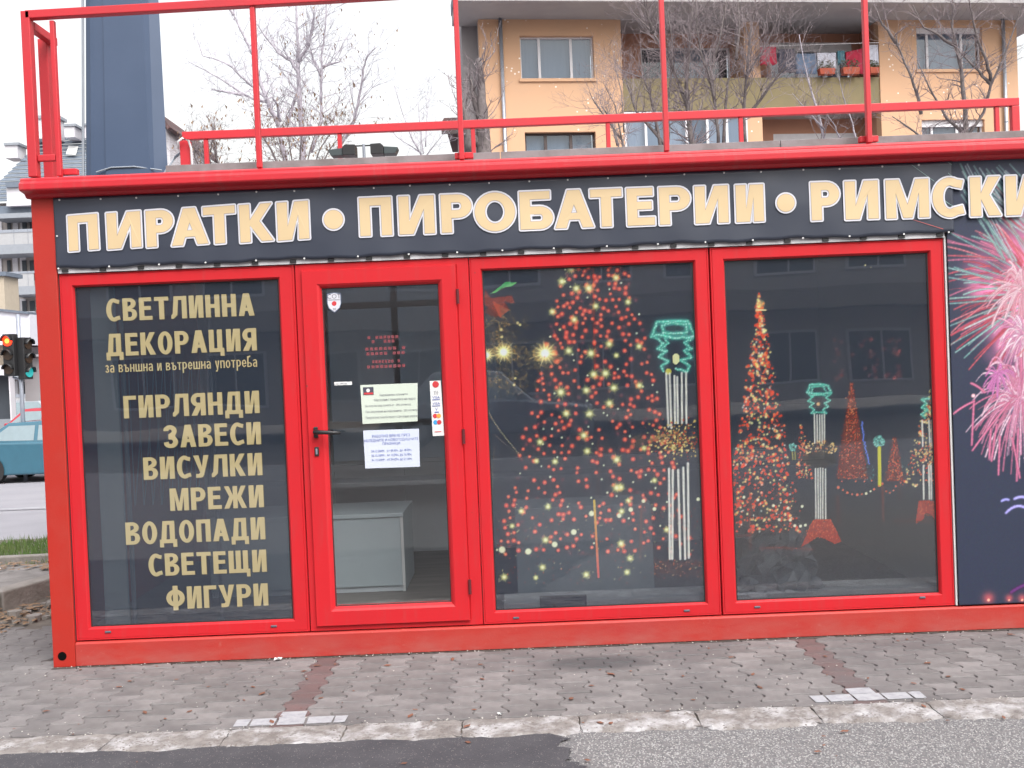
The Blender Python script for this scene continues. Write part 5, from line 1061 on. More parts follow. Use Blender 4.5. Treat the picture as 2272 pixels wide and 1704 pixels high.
mb = MB(); q0, q1 = colring(.05), colring(9.4); mb.tube([(q0[0][0] - .022, YC + .02, .05), (q1[0][0] - .022, YC + .02, 9.4)], .012, 6); mb.build('conduit', M['greycable'], colm).location = (3.4, -3.9, 0)
mb = MB(); P = [at(208 * K, 372 * K, YC - .05), at(240 * K, 362 * K, YC - .05), at(290 * K, 360 * K, YC - .05), at(350 * K, 368 * K, YC - .02)]; mb.tube(P, .007, 5); tag(mb.build('cable_loop', M['greycable']), 'thin grey cable sagging round the foot of the steel column', 'cable')
mb = MB(); P = [at(352 * K, 378 * K, YC - .06), at(364 * K, 362 * K, YC - .05), at(378 * K, 340 * K, YC + .1), at(405 * K, 318 * K, YC - .5)]; mb.tube(P, .012, 6); tag(mb.build('stay_cable', M['greycable']), 'pale stay cable running from the column foot to the roof rail', 'cable')

# ------------------------------------------------------------------ orange apartment building
TH = R(7.0); B0 = at(1045 * K, 330 * K, 23.5); DX = Vector((math.cos(TH), math.sin(TH), 0)); DN = Vector((-math.sin(TH), math.cos(TH), 0)); B0z = Vector((B0.x, B0.y, 0))
apt = tag(empty('apartment_building', B0z, TH), 'orange plastered apartment block with olive balcony parapets behind bare trees', 'building')
def bl(px, py, dep=0.0):                            # 2212-wide pixel to (s, z) on the facade plane
    d = ray(px * K, py * K); o_ = B0z + DN * dep; t = (o_ - CAM).dot(DN) / d.dot(DN); p = CAM + d * t; return (p - o_).dot(DX), p.z
def bbox_(name, mat, s0, s1, d0, d1, z0, z1, parent=apt, bevel=0): return box(name, mat, parent, s0, s1, d0, d1, z0, z1, bevel)
s = lambda px, py, dep=0.0: bl(px, py, dep)[0]
z = lambda px, py, dep=0.0: bl(px, py, dep)[1]
def wall_with_holes(name, mat, s0, s1, z0, z1, d0, d1, holes, parent=apt):
    """a wall slab d0..d1 with rectangular openings"""
    mb = MB(); xs = sorted({s0, s1} | {h[0] for h in holes} | {h[1] for h in holes}); zs = sorted({z0, z1} | {h[2] for h in holes} | {h[3] for h in holes})
    inside = lambda x, q: any(h[0] < x < h[1] and h[2] < q < h[3] for h in holes)
    for i in range(len(xs) - 1):
        for j in range(len(zs) - 1):
            xm, zm = (xs[i] + xs[i + 1]) / 2, (zs[j] + zs[j + 1]) / 2
            if inside(xm, zm): continue
            a, b, c, d = xs[i], xs[i + 1], zs[j], zs[j + 1]
            mb.quad((a, d0, c), (b, d0, c), (b, d0, d), (a, d0, d))
            for (nx_, nz_, q) in ((xs[i] - 1e-4, zm, [(a, d0, c), (a, d0, d), (a, d1, d), (a, d1, c)]), (xs[i + 1] + 1e-4, zm, [(b, d0, c), (b, d1, c), (b, d1, d), (b, d0, d)]), (xm, zs[j] - 1e-4, [(a, d0, c), (a, d1, c), (b, d1, c), (b, d0, c)]), (xm, zs[j + 1] + 1e-4, [(a, d0, d), (b, d0, d), (b, d1, d), (a, d1, d)])):
                if inside(nx_, nz_) or not (s0 < nx_ < s1 and z0 < nz_ < z1): mb.quad(*q)
    return mb.build(name, mat, parent)
def bwindow(s0, s1, z0, z1, dep, splits, frame, fill, parent=apt, sill=None, fw_=.06, shutter=0.0, mats=None):
    fr = MB(); fr.box(s0, s1, dep, dep + .06, z0, z0 + fw_).box(s0, s1, dep, dep + .06, z1 - fw_, z1).box(s0, s0 + fw_, dep, dep + .06, z0 + fw_, z1 - fw_).box(s1 - fw_, s1, dep, dep + .06, z0 + fw_, z1 - fw_)
    es = [s0 + fw_] + [s0 + (s1 - s0) * t for t in splits] + [s1 - fw_]
    for e in es[1:-1]: fr.box(e - fw_ * .75, e + fw_ * .75, dep, dep + .06, z0 + fw_, z1 - fw_)
    W_ = fr.build('window', frame, parent)
    for i in range(len(es) - 1):
        mb = MB(); mb.quad((es[i], dep + .03, z0 + fw_), (es[i + 1], dep + .03, z0 + fw_), (es[i + 1], dep + .03, z1 - fw_), (es[i], dep + .03, z1 - fw_)); mb.build('pane', M['pane2'], W_)
        f = (mats[i] if mats else fill); mb = MB(); mb.quad((es[i], dep + .16, z0), (es[i + 1], dep + .16, z0), (es[i + 1], dep + .16, z1), (es[i], dep + .16, z1)); mb.build('curtain', f, W_)
    if sill: box('sill', sill, W_, s0 - .06, s1 + .06, dep - .22, dep - .0005, z0 - .09, z0 - .002)
    if shutter: box('shutter_box', M['pvc'], W_, s0, s1, dep - .06, dep - .001, z1 - shutter, z1 + .0)
    return W_
zt = z(1200, 42); zg = -.1
sA, sB = 0.0, s(1346, 200)
w1 = (s(1124, 120), s(1283, 120), z(1200, 170), z(1200, 77)); w2 = (s(1134, 300), s(1287, 300), z(1200, 283) - 1.25, z(1200, 285))
w0 = (w2[0], w2[1], w2[2] - 2.8, w2[3] - 2.8)
wall_with_holes('left_wing_wall', M['orange'], sA, sB, zg, zt, 0, .30, [w1, w2, w0])
bwindow(*w1, .16, [.265, .70], M['pvc'], M['curtain'], sill=M['orange'], fw_=.05); bwindow(*w2, .16, [.30, .66], M['brownpvc'], M['curtain'], sill=M['orange']); bwindow(*w0, .16, [.3, .66], M['brownpvc'], M['darkwin'])
bbox_('side_wing', M['greywall'], s(1002, 200, .6), -.003, .60, 3.4, zg, zt); bbox_('side_wall', M['greywall'], .0, .30, .302, 6.4, zg, zt)
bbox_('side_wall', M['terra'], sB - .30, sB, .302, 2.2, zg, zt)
# recess with balconies
RD_ = 1.25
sC = s(1902, 200); r1 = (s(1385, 130, RD_), s(1578, 130, RD_), z(1480, 172, RD_) - .25, z(1480, 103, RD_)); r2 = (s(1665, 130, RD_), s(1840, 130, RD_), z(1750, 165, RD_) - .6, z(1750, 92, RD_))
r3 = (s(1385, 280, RD_), s(1560, 280, RD_), r1[2] - 2.75, r1[3] - 2.8); r4 = (s(1670, 280, RD_), s(1850, 280, RD_), r2[2] - 2.75, r2[3] - 2.85)
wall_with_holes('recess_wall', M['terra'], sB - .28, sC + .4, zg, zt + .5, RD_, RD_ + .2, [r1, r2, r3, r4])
bwindow(*r1, RD_ + .06, [.25, .5, .78], M['pvc'], M['curtain'], fw_=.05, mats=[M['darkwin'], M['curtain2'], M['curtain'], M['darkwin']]); bwindow(*r2, RD_ + .06, [.33, .66], M['pvc'], M['curtain'], shutter=.30, fw_=.05)
bwindow(*r3, RD_ + .06, [.3, .6], M['pvc'], M['curtain2']); bwindow(*r4, RD_ + .06, [.33, .66], M['pvc'], M['curtain'], shutter=.3)
zp1, zp0 = z(1480, 168), z(1480, 238)
for dz in (0, -2.8, -5.6): bbox_('balcony_parapet', M['olive'], sB + .003, sC - .003, .04, .16, zp0 + dz, zp1 + dz); bbox_('balcony_floor', M['soffit'], sB + .003, sC - .003, .165, RD_ - .003, zp0 + dz, zp0 + dz + .2)
sp0, sp1 = s(1607, 100, .2), s(1640, 100, .2); bbox_('divider_pillar', M['orange'], sp0, sp1, .17, RD_ - .003, zp0 + .21, zt + .4); bbox_('divider_pillar', M['orange'], sp0, sp1, .17, RD_ - .003, zg, zp0 - .003)
# lower balcony glazed in with curtains
g0, g1, gz0, gz1 = sB + .02, sp0 - .03, zp0 - 1.65, zp0 - .02
bwindow(g0, g1, gz0, gz1, .06, [.17, .33, .5, .67, .83], M['pvc'], M['curtain2'], fw_=.05, mats=[M['curtain2'], M['curtain'], M['curtain2'], M['c_blue'], M['curtain2'], M['curtain']])
# right wing
zt2 = z(1990, 22); sD = s(2200, 200)
v1 = (s(1980, 100), s(2122, 100), z(2050, 150), z(2050, 58)); v2 = (s(1992, 300), s(2128, 300), v1[2] - 2.8, v1[3] - 2.83)
wall_with_holes('right_wing_wall', M['orange'], sC, sD, zg, zt2, 0, .30, [v1, v2, (v1[0], v1[1], v2[2] - 2.8, v2[3] - 2.8)])
bwindow(*v1, .16, [.2, .72], M['pvc'], M['curtain2'], sill=M['orange'], shutter=.17, fw_=.05, mats=[M['curtain'], M['curtain2'], M['c_blue']]); bwindow(*v2, .16, [.2, .6], M['pvc'], M['curtain2'], sill=M['orange'], shutter=.2, fw_=.05)
bwindow(v1[0], v1[1], v2[2] - 2.8, v2[3] - 2.8, .16, [.3, .6], M['pvc'], M['darkwin'])
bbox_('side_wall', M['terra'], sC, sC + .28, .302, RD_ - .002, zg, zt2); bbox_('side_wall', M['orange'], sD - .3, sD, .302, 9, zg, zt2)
# roof overhang
mb = MB(); mb.box(-.72, sD + 1.1, -1.45, .6, zt + .003, zt + .30).box(s(1002, 200, .6), sD + 1.1, .601, 3.4, zt + .003, zt + .30); 
ov = mb.build('roof_slab', M['soffit'], apt); bbox_('roof_edge', M['slate'], -.74, sD + 1.2, -1.50, .6, zt + .303, zt + .62); bbox_('roof_edge', M['slate'], s(1002, 200, .6), sD + 1.2, .603, 3.4, zt + .303, zt + .62)
def pipe(px_, z1_, nm='downpipe'):
    q = s(px_, 200, -.1); mb = MB(); mb.tube([(q, -.09, 0), (q, -.09, z1_ - .002)], .055, 10); d_ = mb.build(nm, M['steel'], apt, smooth=True)
    for i in range(6): MB().tube([(q, -.09, 1.2 + i * 1.45), (q, -.09, 1.24 + i * 1.45)], .064, 10).build('pipe_ring', M['greycable'], d_)
pipe(1087, zt); pipe(2172, zt2)
# air conditioners, laundry, flower boxes on the balconies
def world(ss, dd, zz): return B0z + DX * ss + DN * dd + Vector((0, 0, zz))
def ac(px, py, dep, label, wd=.42, hh=.62):
    ss, zz = bl(px, py, dep); t = tag(empty('air_conditioner', world(ss, dep, zz - hh / 2), TH), label, 'air conditioner', 'air conditioners on the balconies')
    box('casing', M['pvc'], t, -wd / 2, wd / 2, -.28, 0, 0, hh, .02); MB().disc((0, -.282, hh * .5), min(wd, hh) * .36, 'y', 20, .002).build('fan_grille', M['vent'], t)
    for i in range(5): box('grille_slat', M['greycable'], t, -wd * .36, wd * .36, -.292, -.286, hh * (.28 + .11 * i), hh * (.30 + .11 * i))
    box('bracket', M['greycable'], t, -wd / 2, wd / 2, -.25, 0, -.05, -.01)
ac(1600, 72, .8, 'white air conditioner left of the orange balcony divider'); ac(1883, 68, 1.0, 'white air conditioner in the upper balcony corner, right', .34, .60); ac(1896, 278, 1.0, 'white air conditioner in the lower balcony corner, right', .34, .55)
ln = MB(); ln.tube([world(s(1642, 100, -.05), -.05, z(1642, 100, -.05)), world(s(1898, 92, -.05), -.05, z(1898, 92, -.05))], .012, 5); tag(ln.build('washing_line', M['cable']), 'washing line strung across the upper right balcony', 'washing line')
def laundry(x0, x1, y0, y1, mat, label, dep=-.05, sl=0):
    mb = MB(); a, b = bl(x0, y0, dep), bl(x1, y0 + sl, dep); lo_ = z((x0 + x1) / 2, y1, dep); n_ = 8
    for j in range(5):
        for i in range(n_ + 1):
            u = i / n_; v = j / 4; zt_ = a[1] + (b[1] - a[1]) * u; p = world(a[0] + (b[0] - a[0]) * u, dep + .03 * math.sin(i * 1.9 + x0) * (v + .3), zt_ + (lo_ - zt_) * v + .02 * math.sin(i * 2 + x1) * v); mb.v.append(tuple(p))
    for j in range(4):
        for i in range(n_): q = j * (n_ + 1) + i; mb.f.append((q, q + 1, q + n_ + 2, q + n_ + 1))
    o = mb.build('laundry', mat, None, smooth=True); m_ = o.modifiers.new('t', 'SOLIDIFY'); m_.thickness = .012; tag(o, label, 'laundry', 'washing hung on the balcony')
laundry(1642, 1676, 101, 140, M['c_red'], 'red cloth hanging leftmost on the balcony washing line'); laundry(1680, 1716, 106, 158, M['c_dark'], 'dark grey cloth hanging beside the red cloth, left')
laundry(1718, 1762, 116, 160, M['c_blue'], 'grey blue trousers hanging mid balcony'); laundry(1764, 1806, 114, 148, M['c_white'], 'white towel with yellow top hanging above the first flower box'); laundry(1808, 1824, 110, 140, M['c_teal'], 'teal cloth hanging between white towel and red blanket')
laundry(1826, 1862, 113, 160, M['c_red'], 'large red blanket hanging near the balcony right end', sl=-8); laundry(1874, 1896, 97, 142, M['c_white'], 'white sheet hanging rightmost on the balcony')
def fbox(x0, x1, y0, y1, label):
    a, b = bl(x0, y0, -.2), bl(x1, y1, -.2); t = tag(empty('flower_box', world((a[0] + b[0]) / 2, -.12, b[1]), TH), label, 'flower box', 'flower boxes on the parapet'); hw = (b[0] - a[0]) / 2; hh = a[1] - b[1]
    mb = MB(); mb.prism([(-hw, hh), (hw, hh), (hw * .9, 0), (-hw * .9, 0)][::-1], 'y', -.10, .10); mb.build('trough', M['terracotta'], t, bevel=.01); r_ = random.Random(x0); mb = MB()
    for i in range(160):
        x, y_, zz = r_.uniform(-hw, hw), r_.uniform(-.1, .1), hh + r_.random() ** 1.5 * .22; q = r_.uniform(.02, .05); a_ = r_.uniform(0, 6); mb.add([(x, y_, zz), (x + q * math.cos(a_), y_ + q * .5, zz + q), (x - q * math.sin(a_), y_ - q * .5, zz + q * .8)], [(0, 1, 2)])
    o = mb.build('foliage', M['plant'], t); o['kind'] = 'stuff'
fbox(1770, 1805, 147, 160, 'terracotta flower box below the white towel'); fbox(1820, 1858, 145, 160, 'terracotta flower box in front of the red blanket'); fbox(1879, 1900, 145, 158, 'terracotta flower box at the right end of the parapet')

# small tiled house seen left of the block
hs_ = tag(empty('tiled_house', (0, 0, 0)), 'small grey house with dark tiled roof beyond the kiosk roof', 'house')
YH = 42.0
def hp(px, py): p = at(px * K, py * K, YH); return p.x, p.z
(x0, zt_), (x1, _) = hp(972, 268), hp(1040, 268); box('wall', M['greywall'], hs_, x0 + .3, x1 + 2.5, YH + .6, YH + 6, -.6, zt_ - .1)
ex0, ez = hp(956, 264)
for j in range(4):
    for i in range(9):
        xx = ex0 + i * .30; MB().box(xx + .004, xx + .29, YH - .15 + j * .42, YH + .30 + j * .42, ez - .02 + j * .14, ez + .06 + j * .14).build('roof_tile', M['tile'], hs_)
mb = MB(); mb.prism([(YH - .1, ez - .10), (YH + 1.7, ez + .42), (YH + 6.2, ez - .10)], 'x', ex0 + .1, x1 + 3); mb.build('roof', M['tile'], hs_); box('eave_board', M['brownpvc'], hs_, ex0 - .06, x1 + 2.7, YH - .18, YH - .12, ez - .60, ez - .04)
mb = MB(); q = hp(352, 262), hp(370, 282), hp(362, 310), hp(352, 300); yq = 12.0
pale = tag(empty('gabled_house', (0, 0, 0)), 'pale gable with brown roof edge peeping out right of the steel column', 'house')
def hq(px, py): p = at(px * K, py * K, 16.0); return p.x, p.z
mb = MB(); mb.prism([hq(330, 262), hq(352, 262), hq(366, 300), hq(370, 400), hq(330, 400)][::-1], 'y', 16, 19); mb.build('wall', M['palew'], pale)
a, b = hq(352, 258), hq(372, 284); mb = MB(); mb.prism([(a[0], a[1]), (a[0] + .03, a[1] + .07), (b[0] + .06, b[1] + .02), (b[0], b[1] - .03)], 'y', 15.7, 19.2); mb.build('roof_edge', M['tile'], pale)

# ------------------------------------------------------------------ far apartment block, left
far = tag(empty('apartment_building', (0, 0, 0)), 'pale apartment block with blue grey mansard roof and balconies, far left', 'building')
YF_ = 61.0
def fp(px, py, Y=YF_): p = at(px, py, Y); return p.x, p.z
def fbx(name, mat, x0, y0, x1, y1, d0=0, d1=1.0, parent=far):
    a, b = fp(x0, y0, YF_ + d0), fp(x1, y1, YF_ + d0); return box(name, mat, parent, a[0], b[0], YF_ + d0, YF_ + d1, b[1], a[1])
a = fp(-60, 480); b = fp(330, 480); box('wall', M['pale'], far, a[0], b[0], YF_ + 1.4, YF_ + 12, -.6, fp(60, 440)[1])
# mansard with courses of tiles
ze = fp(100, 440)[1]; zr = fp(140, 304, YF_ + 3.8)[1]; xl_, xr_ = fp(-60, 400)[0], fp(330, 400)[0]
nrow = 16
for j in range(nrow):
    t0, t1 = j / nrow, (j + 1) / nrow; mb = MB(); za, zb = ze + (zr - ze) * t0, ze + (zr - ze) * t1; ya, yb = YF_ + .6 + 3.2 * t0, YF_ + .6 + 3.2 * t1; xs0 = fp(0, 330)[0] + 2.2 * (t1) - 2.2
    mb.add([(xl_ + t0 * 3.2, ya - .1, za + .06), (xr_, ya - .1, za + .06), (xr_, yb, zb), (xl_ + t1 * 3.2, yb, zb), (xl_ + t0 * 3.2, ya - .1, za), (xr_, ya - .1, za)], [(0, 1, 2, 3), (4, 5, 1, 0)]); mb.build('tile_course', M['slate'], far)
for (x0, y0, x1, y1) in ((64, 258, 127, 306), (142, 276, 166, 304), (10, 318, 40, 350), (184, 275, 200, 306)):
    c = fbx('chimney', M['palew'], x0, y0, x1, y1, 2.2, 3.4); a, b = fp(x0 - 2, y0 - 1, YF_ + 2.1), fp(x1 + 2, y0 + 3, YF_ + 2.1); box('chimney_cap', M['bandgrey'], c, a[0], b[0], YF_ + 2.1, YF_ + 3.5, b[1], a[1])
a, b, c_, d_ = fp(152, 323, YF_ + 3.0), fp(174, 324, YF_ + 3.0), fp(168, 343, YF_ + 2.4), fp(146, 342, YF_ + 2.4); mb = MB(); mb.add([(a[0], YF_ + 3.0, a[1]), (b[0], YF_ + 3.0, b[1]), (c_[0], YF_ + 2.4, c_[1]), (d_[0], YF_ + 2.4, d_[1])], [(0, 3, 2, 1)]); mb.build('skylight', M['edgewhite'], far)
fbx('dormer', M['palew'], 14, 413, 76, 449, -.6, 1.5); fbx('dormer_cap', M['slate'], 12, 405, 78, 413, -.8, 1.6); fbx('ledge', M['palew'], 14, 450, 76, 455, -.8, 1.5)
fbx('awning', M['slate'], -20, 458, 90, 474, -.3, 1.4); fbx('cornice', M['bandgrey'], -20, 475, 90, 481, -.7, 1.4)
for k in range(6):
    yt = 545 + k * 91.5
    fbx('balcony_band', M['bandgrey'], -40 if k != 1 else 12, yt, 78, yt + 16, -.9, 1.38)
    r_ = fbx('balcony_rail', M['steel'], -40 if k != 1 else 12, yt - 33, 78, yt - 31, -.9, -.85); 
    for q in (12, 45, 76): a, b = fp(q, yt - 32), fp(q + 1.2, yt); box('rail_post', M['steel'], r_, a[0], b[0], YF_ - .9, YF_ - .86, b[1], a[1])
    fbx('balcony_screen', pm('frosted_balcony_panel', (.42, .42, .44), .5) if k == 0 else bpy.data.materials['frosted_balcony_panel'], -40 if k != 1 else 12, yt - 29, 76, yt - 1, -.87, -.84)
    for (q0, q1) in ((28, 40), (45, 58), (-6, 4)):
        wf = fbx('window', M['pvc'], q0 - 1, yt - 65, q1 + 1, yt - 16, 1.30, 1.38); a, b = fp(q0, yt - 63), fp(q1, yt - 18); box('pane', M['darkwin'], wf, a[0], b[0], YF_ + 1.25, YF_ + 1.295, b[1], a[1])

# low white pavilion across the street
YP = 27.0
pav = tag(empty('street_pavilion', (0, 0, 0)), 'low shop pavilion with white fascia and dark glazing across the street, left', 'building')
def pp(px, py, Y=YP): p = at(px, py, Y); return p.x, p.z
def pbx(name, mat, x0, y0, x1, y1, d0=0, d1=1.0, parent=pav):
    a, b = pp(x0, y0), pp(x1, y1); return box(name, mat, parent, a[0], b[0], YP + d0, YP + d1, max(-.6, b[1]), a[1])
a = [pp(-120, 676), pp(82, 699), pp(82, 766), pp(-120, 766)]; mb = MB(); mb.prism(a[::-1], 'y', YP - .5, YP + 4); mb.build('fascia', M['fascia'], pav)
a = [pp(-120, 672), pp(82, 694), pp(82, 699), pp(-120, 676)]; mb = MB(); mb.prism(a[::-1], 'y', YP - .6, YP + 4); mb.build('roof_edge', M['slate'], pav)
pbx('wall', M['beige'], -120, 767, 22, 815, .2, 3); pbx('canopy', M['palew'], -120, 816, 26, 832, -.3, 3); pbx('shop_glass', M['darkwin'], -120, 833, 20, 930, .3, .5); pbx('post', M['palew'], 22, 834, 30, 932, -.1, .2); pbx('wall', M['greywall'], 31, 770, 82, 890, .6, 3)
pbx('sill_band', M['palew'], 40, 787, 84, 790, .4, .59)
mb = MB(); tw = tag(empty('stone_chimney', (0, 0, 0)), 'beige square chimney stack at the left picture edge', 'chimney')
a, b = at(-10, 612, 24), at(12, 684, 24); box('stack', M['beige'], tw, a.x, b.x, 29, 30.0, b.z + .55, a.z + .7); a2, b2 = at(-12, 606, 24), at(16, 613, 24)
for o_ in list(tw.children): bpy.data.objects.remove(o_)
a, b = at(-10, 612, 29), at(12, 690, 29); box('stack', M['beige'], tw, a.x, b.x, 29, 30.0, b.z, a.z); a, b = at(-12, 604, 29), at(16, 612, 29); box('stack_cap', M['slate'], tw, a.x, b.x, 28.9, 30.1, b.z, a.z)

# ------------------------------------------------------------------ traffic light
YT = 16.2
tl = tag(empty('traffic_light', (at(48, 1000, YT).x, YT, -.5)), 'traffic light showing red, two black heads on a pale pole at the street', 'traffic light')
TX = at(47, 850, YT).x; z_ = lambda py: at(47, py, YT).z
o = MB().tube([(0, 0, 0), (0, 0, z_(697) + .5)], .045, 10).build('pole', M['steel'], tl, smooth=True); o.location = (TX - tl.location.x, 0, 0)
mb = MB(); mb.tube([(TX - .17, 0, z_(836)), (TX - .13, 0, z_(838)), (TX - .04, 0, z_(840)), (TX, 0, z_(856))], .03, 8); o = mb.build('bracket', M['steel'], tl); o.location = Vector((-tl.location.x, 0, -tl.location.z))
def head_(cx, cy, rot, colors, nm='signal_head', dz=0.0):
    zt_, zb_ = z_(741) + dz, z_(834) + dz; h = (zt_ - zb_); e = MB().box(-.13, .13, -.08, .10, 0, h).build(nm, M['black'], tl, bevel=.02); e.location = Vector((cx, cy, zb_)) - tl.location; e.rotation_euler = (0, 0, rot)
    for i, c in enumerate(colors):
        zc = h * (5 - 2 * i) / 6; l_ = MB().disc((0, -.10, zc), .108, 'y', 20, .02).build('lens', c, e)
        if c is M['tl_red']: MB().disc((0, -.103, zc), .05, 'y', 16, .002).build('lens', M['tl_core'], e)
        mb = MB(); A = [math.pi * k / 12 for k in range(13)]; R0, R1 = .118, .122
        mb.v = [(R0 * math.cos(q), -.082, zc + R0 * math.sin(q)) for q in A] + [(R0 * math.cos(q), -.20 + .03 * (1 - math.sin(q)), zc + R0 * math.sin(q)) for q in A]; mb.f = [(k, k + 1, 14 + k, 13 + k) for k in range(12)]
        v_ = mb.build('visor', M['black'], e, smooth=True); s_ = v_.modifiers.new('t', 'SOLIDIFY'); s_.thickness = .008
head_(TX - .115, YT - .17, R(-8), [M['tl_red'], M['tl_off'], M['tl_off']]); head_(TX + .14, YT - .05, R(76), [M['tl_off'], M['tl_off'], M['tl_green']], dz=-.08)

# ------------------------------------------------------------------ cars
def car(name, label, paint, x, y_, rz, L=4.1, H=1.38, body=None, cab=None, Wd=1.62, group=None):
    t = tag(empty(name, (x, y_, 0), rz), label, 'car', group)
    body = body or [(0, .22), (.02, .50), (.12, .66), (.95, .80), (1.25, .86), (3.35, .90), (3.95, .86), (4.06, .70), (4.10, .45), (4.08, .22), (3.6, .18), (.6, .18)]
    cab = cab or [(1.02, .80), (1.72, H), (2.0, H + .02), (2.95, H + .0), (3.55, .88)]
    f = L / 4.1; body = [(a * f, b) for a, b in body]; cab = [(a * f, b) for a, b in cab]; hw = Wd / 2
    mb = MB(); mb.prism(body[::-1], 'y', -hw, hw); b_ = mb.build('body', paint, t, bevel=.05, seg=3); b_.location = (-L / 2, 0, 0)
    mb = MB(); n = len(cab)
    for sg, inn in ((-1, 0), (1, 0)):
        for a, b in cab: tt = (b - .8) / (H - .8 + .02); mb.v.append((a, sg * (hw - .04 - .16 * tt), b))
    mb.f = [tuple(range(n)), tuple(range(n, 2 * n))[::-1]] + [(i, n + i, n + (i + 1) % n, (i + 1) % n) for i in range(n)]
    c_ = mb.build('cabin', paint, t, bevel=.04, seg=3); c_.location = (-L / 2, 0, 0)
    def yv(zz): return hw - .04 - .16 * (zz - .8) / (H - .78)
    sidew = [[(1.22, .90), (1.78, H - .07), (2.28, H - .07), (2.28, .91)], [(2.36, .91), (2.36, H - .07), (2.92, H - .07), (3.34, .93)]]
    for sg in (-1, 1):
        for w_ in sidew:
            mb = MB(); mb.add([(a * f, sg * (yv(b) + .006), b) for a, b in w_], [(0, 1, 2, 3) if sg < 0 else (3, 2, 1, 0)]); o = mb.build('side_window', M['carglass'], t); o.location = (-L / 2, 0, 0)
    for pts2, nm in (((cab[0], cab[1]), 'windscreen'), ((cab[-2], cab[-1]), 'rear_window')):
        (a, b), (c, d) = pts2; u0, u1 = .12, .9; nrm = Vector((-(d - b), c - a)).normalized() * .012; q = []
        for u in (u0, u1):
            X, Z = a + (c - a) * u + nrm.x * (1 if nm == 'windscreen' else 1), b + (d - b) * u + nrm.y; q.append((X, Z))
        mb = MB(); mb.add([(q[0][0], -(yv(q[0][1]) - .08), q[0][1]), (q[0][0], yv(q[0][1]) - .08, q[0][1]), (q[1][0], yv(q[1][1]) - .08, q[1][1]), (q[1][0], -(yv(q[1][1]) - .08), q[1][1])], [(0, 1, 2, 3)]); o = mb.build(nm, M['carglass'], t); o.location = (-L / 2, 0, 0)
    for wx in (.75 * f, 3.3 * f):
        for sg in (-1, 1):
            wz = MB().disc((0, 0, 0), .30, 'y', 28, .18).build('wheel', M['tyre'], t, bevel=.02); wz.location = (wx - L / 2, sg * (hw - .09) - .09 + sg * .02, .30); MB().disc((0, -.004 if sg < 0 else .184, 0), .19, 'y', 20, .002).build('rim', M['rim'], wz)
    for sg in (-1, 1):
        o = box('headlight', M['edgewhite'], t, -.012, .05, sg * .62 - .16, sg * .62 + .16, .56, .68, .02); o.location = (-L / 2 + .02, 0, 0); o = box('tail_light', M['inkred'], t, -.03, .012, sg * .62 - .14, sg * .62 + .14, .62, .80, .02); o.location = (L / 2 - .02, 0, 0)
        o = box('mirror', paint, t, 1.28 * f, 1.42 * f, sg * (hw + .0), sg * (hw + .14), .90, 1.02, .02); o.location = (-L / 2, 0, 0)
    for a, b in ((.02, .10), (4.0, 4.13)): o = box('bumper', M['tyre'] if paint is M['teal'] else paint, t, a * f - .03, b * f, -hw + .03, hw - .03, .26, .46, .03); o.location = (-L / 2, 0, 0)
    for xx in (1.25, 2.32, 3.3): o = box('door_seam', M['black'], t, xx * f, xx * f + .008, -hw - .003, -hw + .002, .30, .86); o.location = (-L / 2, 0, 0)
    return t
for o_ in (car('parked_car', 'teal car passing on the street, partly hidden by the kiosk corner', M['teal'], at(-5, 1050, 16.6).x + 1.5, 16.6, math.pi, 4.1, 1.30),
           car('parked_car', 'red car beyond the teal car at the street', M['carred'], at(60, 950, 24.5).x + .55, 24.5, 0, 4.0, 1.40),
           car('parked_car', 'silver car beyond the red car, only its roof showing', M['silver'], at(70, 900, 38.0).x - .3, 38.0, 0, 4.2, 1.46)): o_.location.z = -.52
car('parked_car', 'silver car parked across the road behind the viewer', M['silver'], -.6, -15.2, math.pi, 4.3, 1.46)

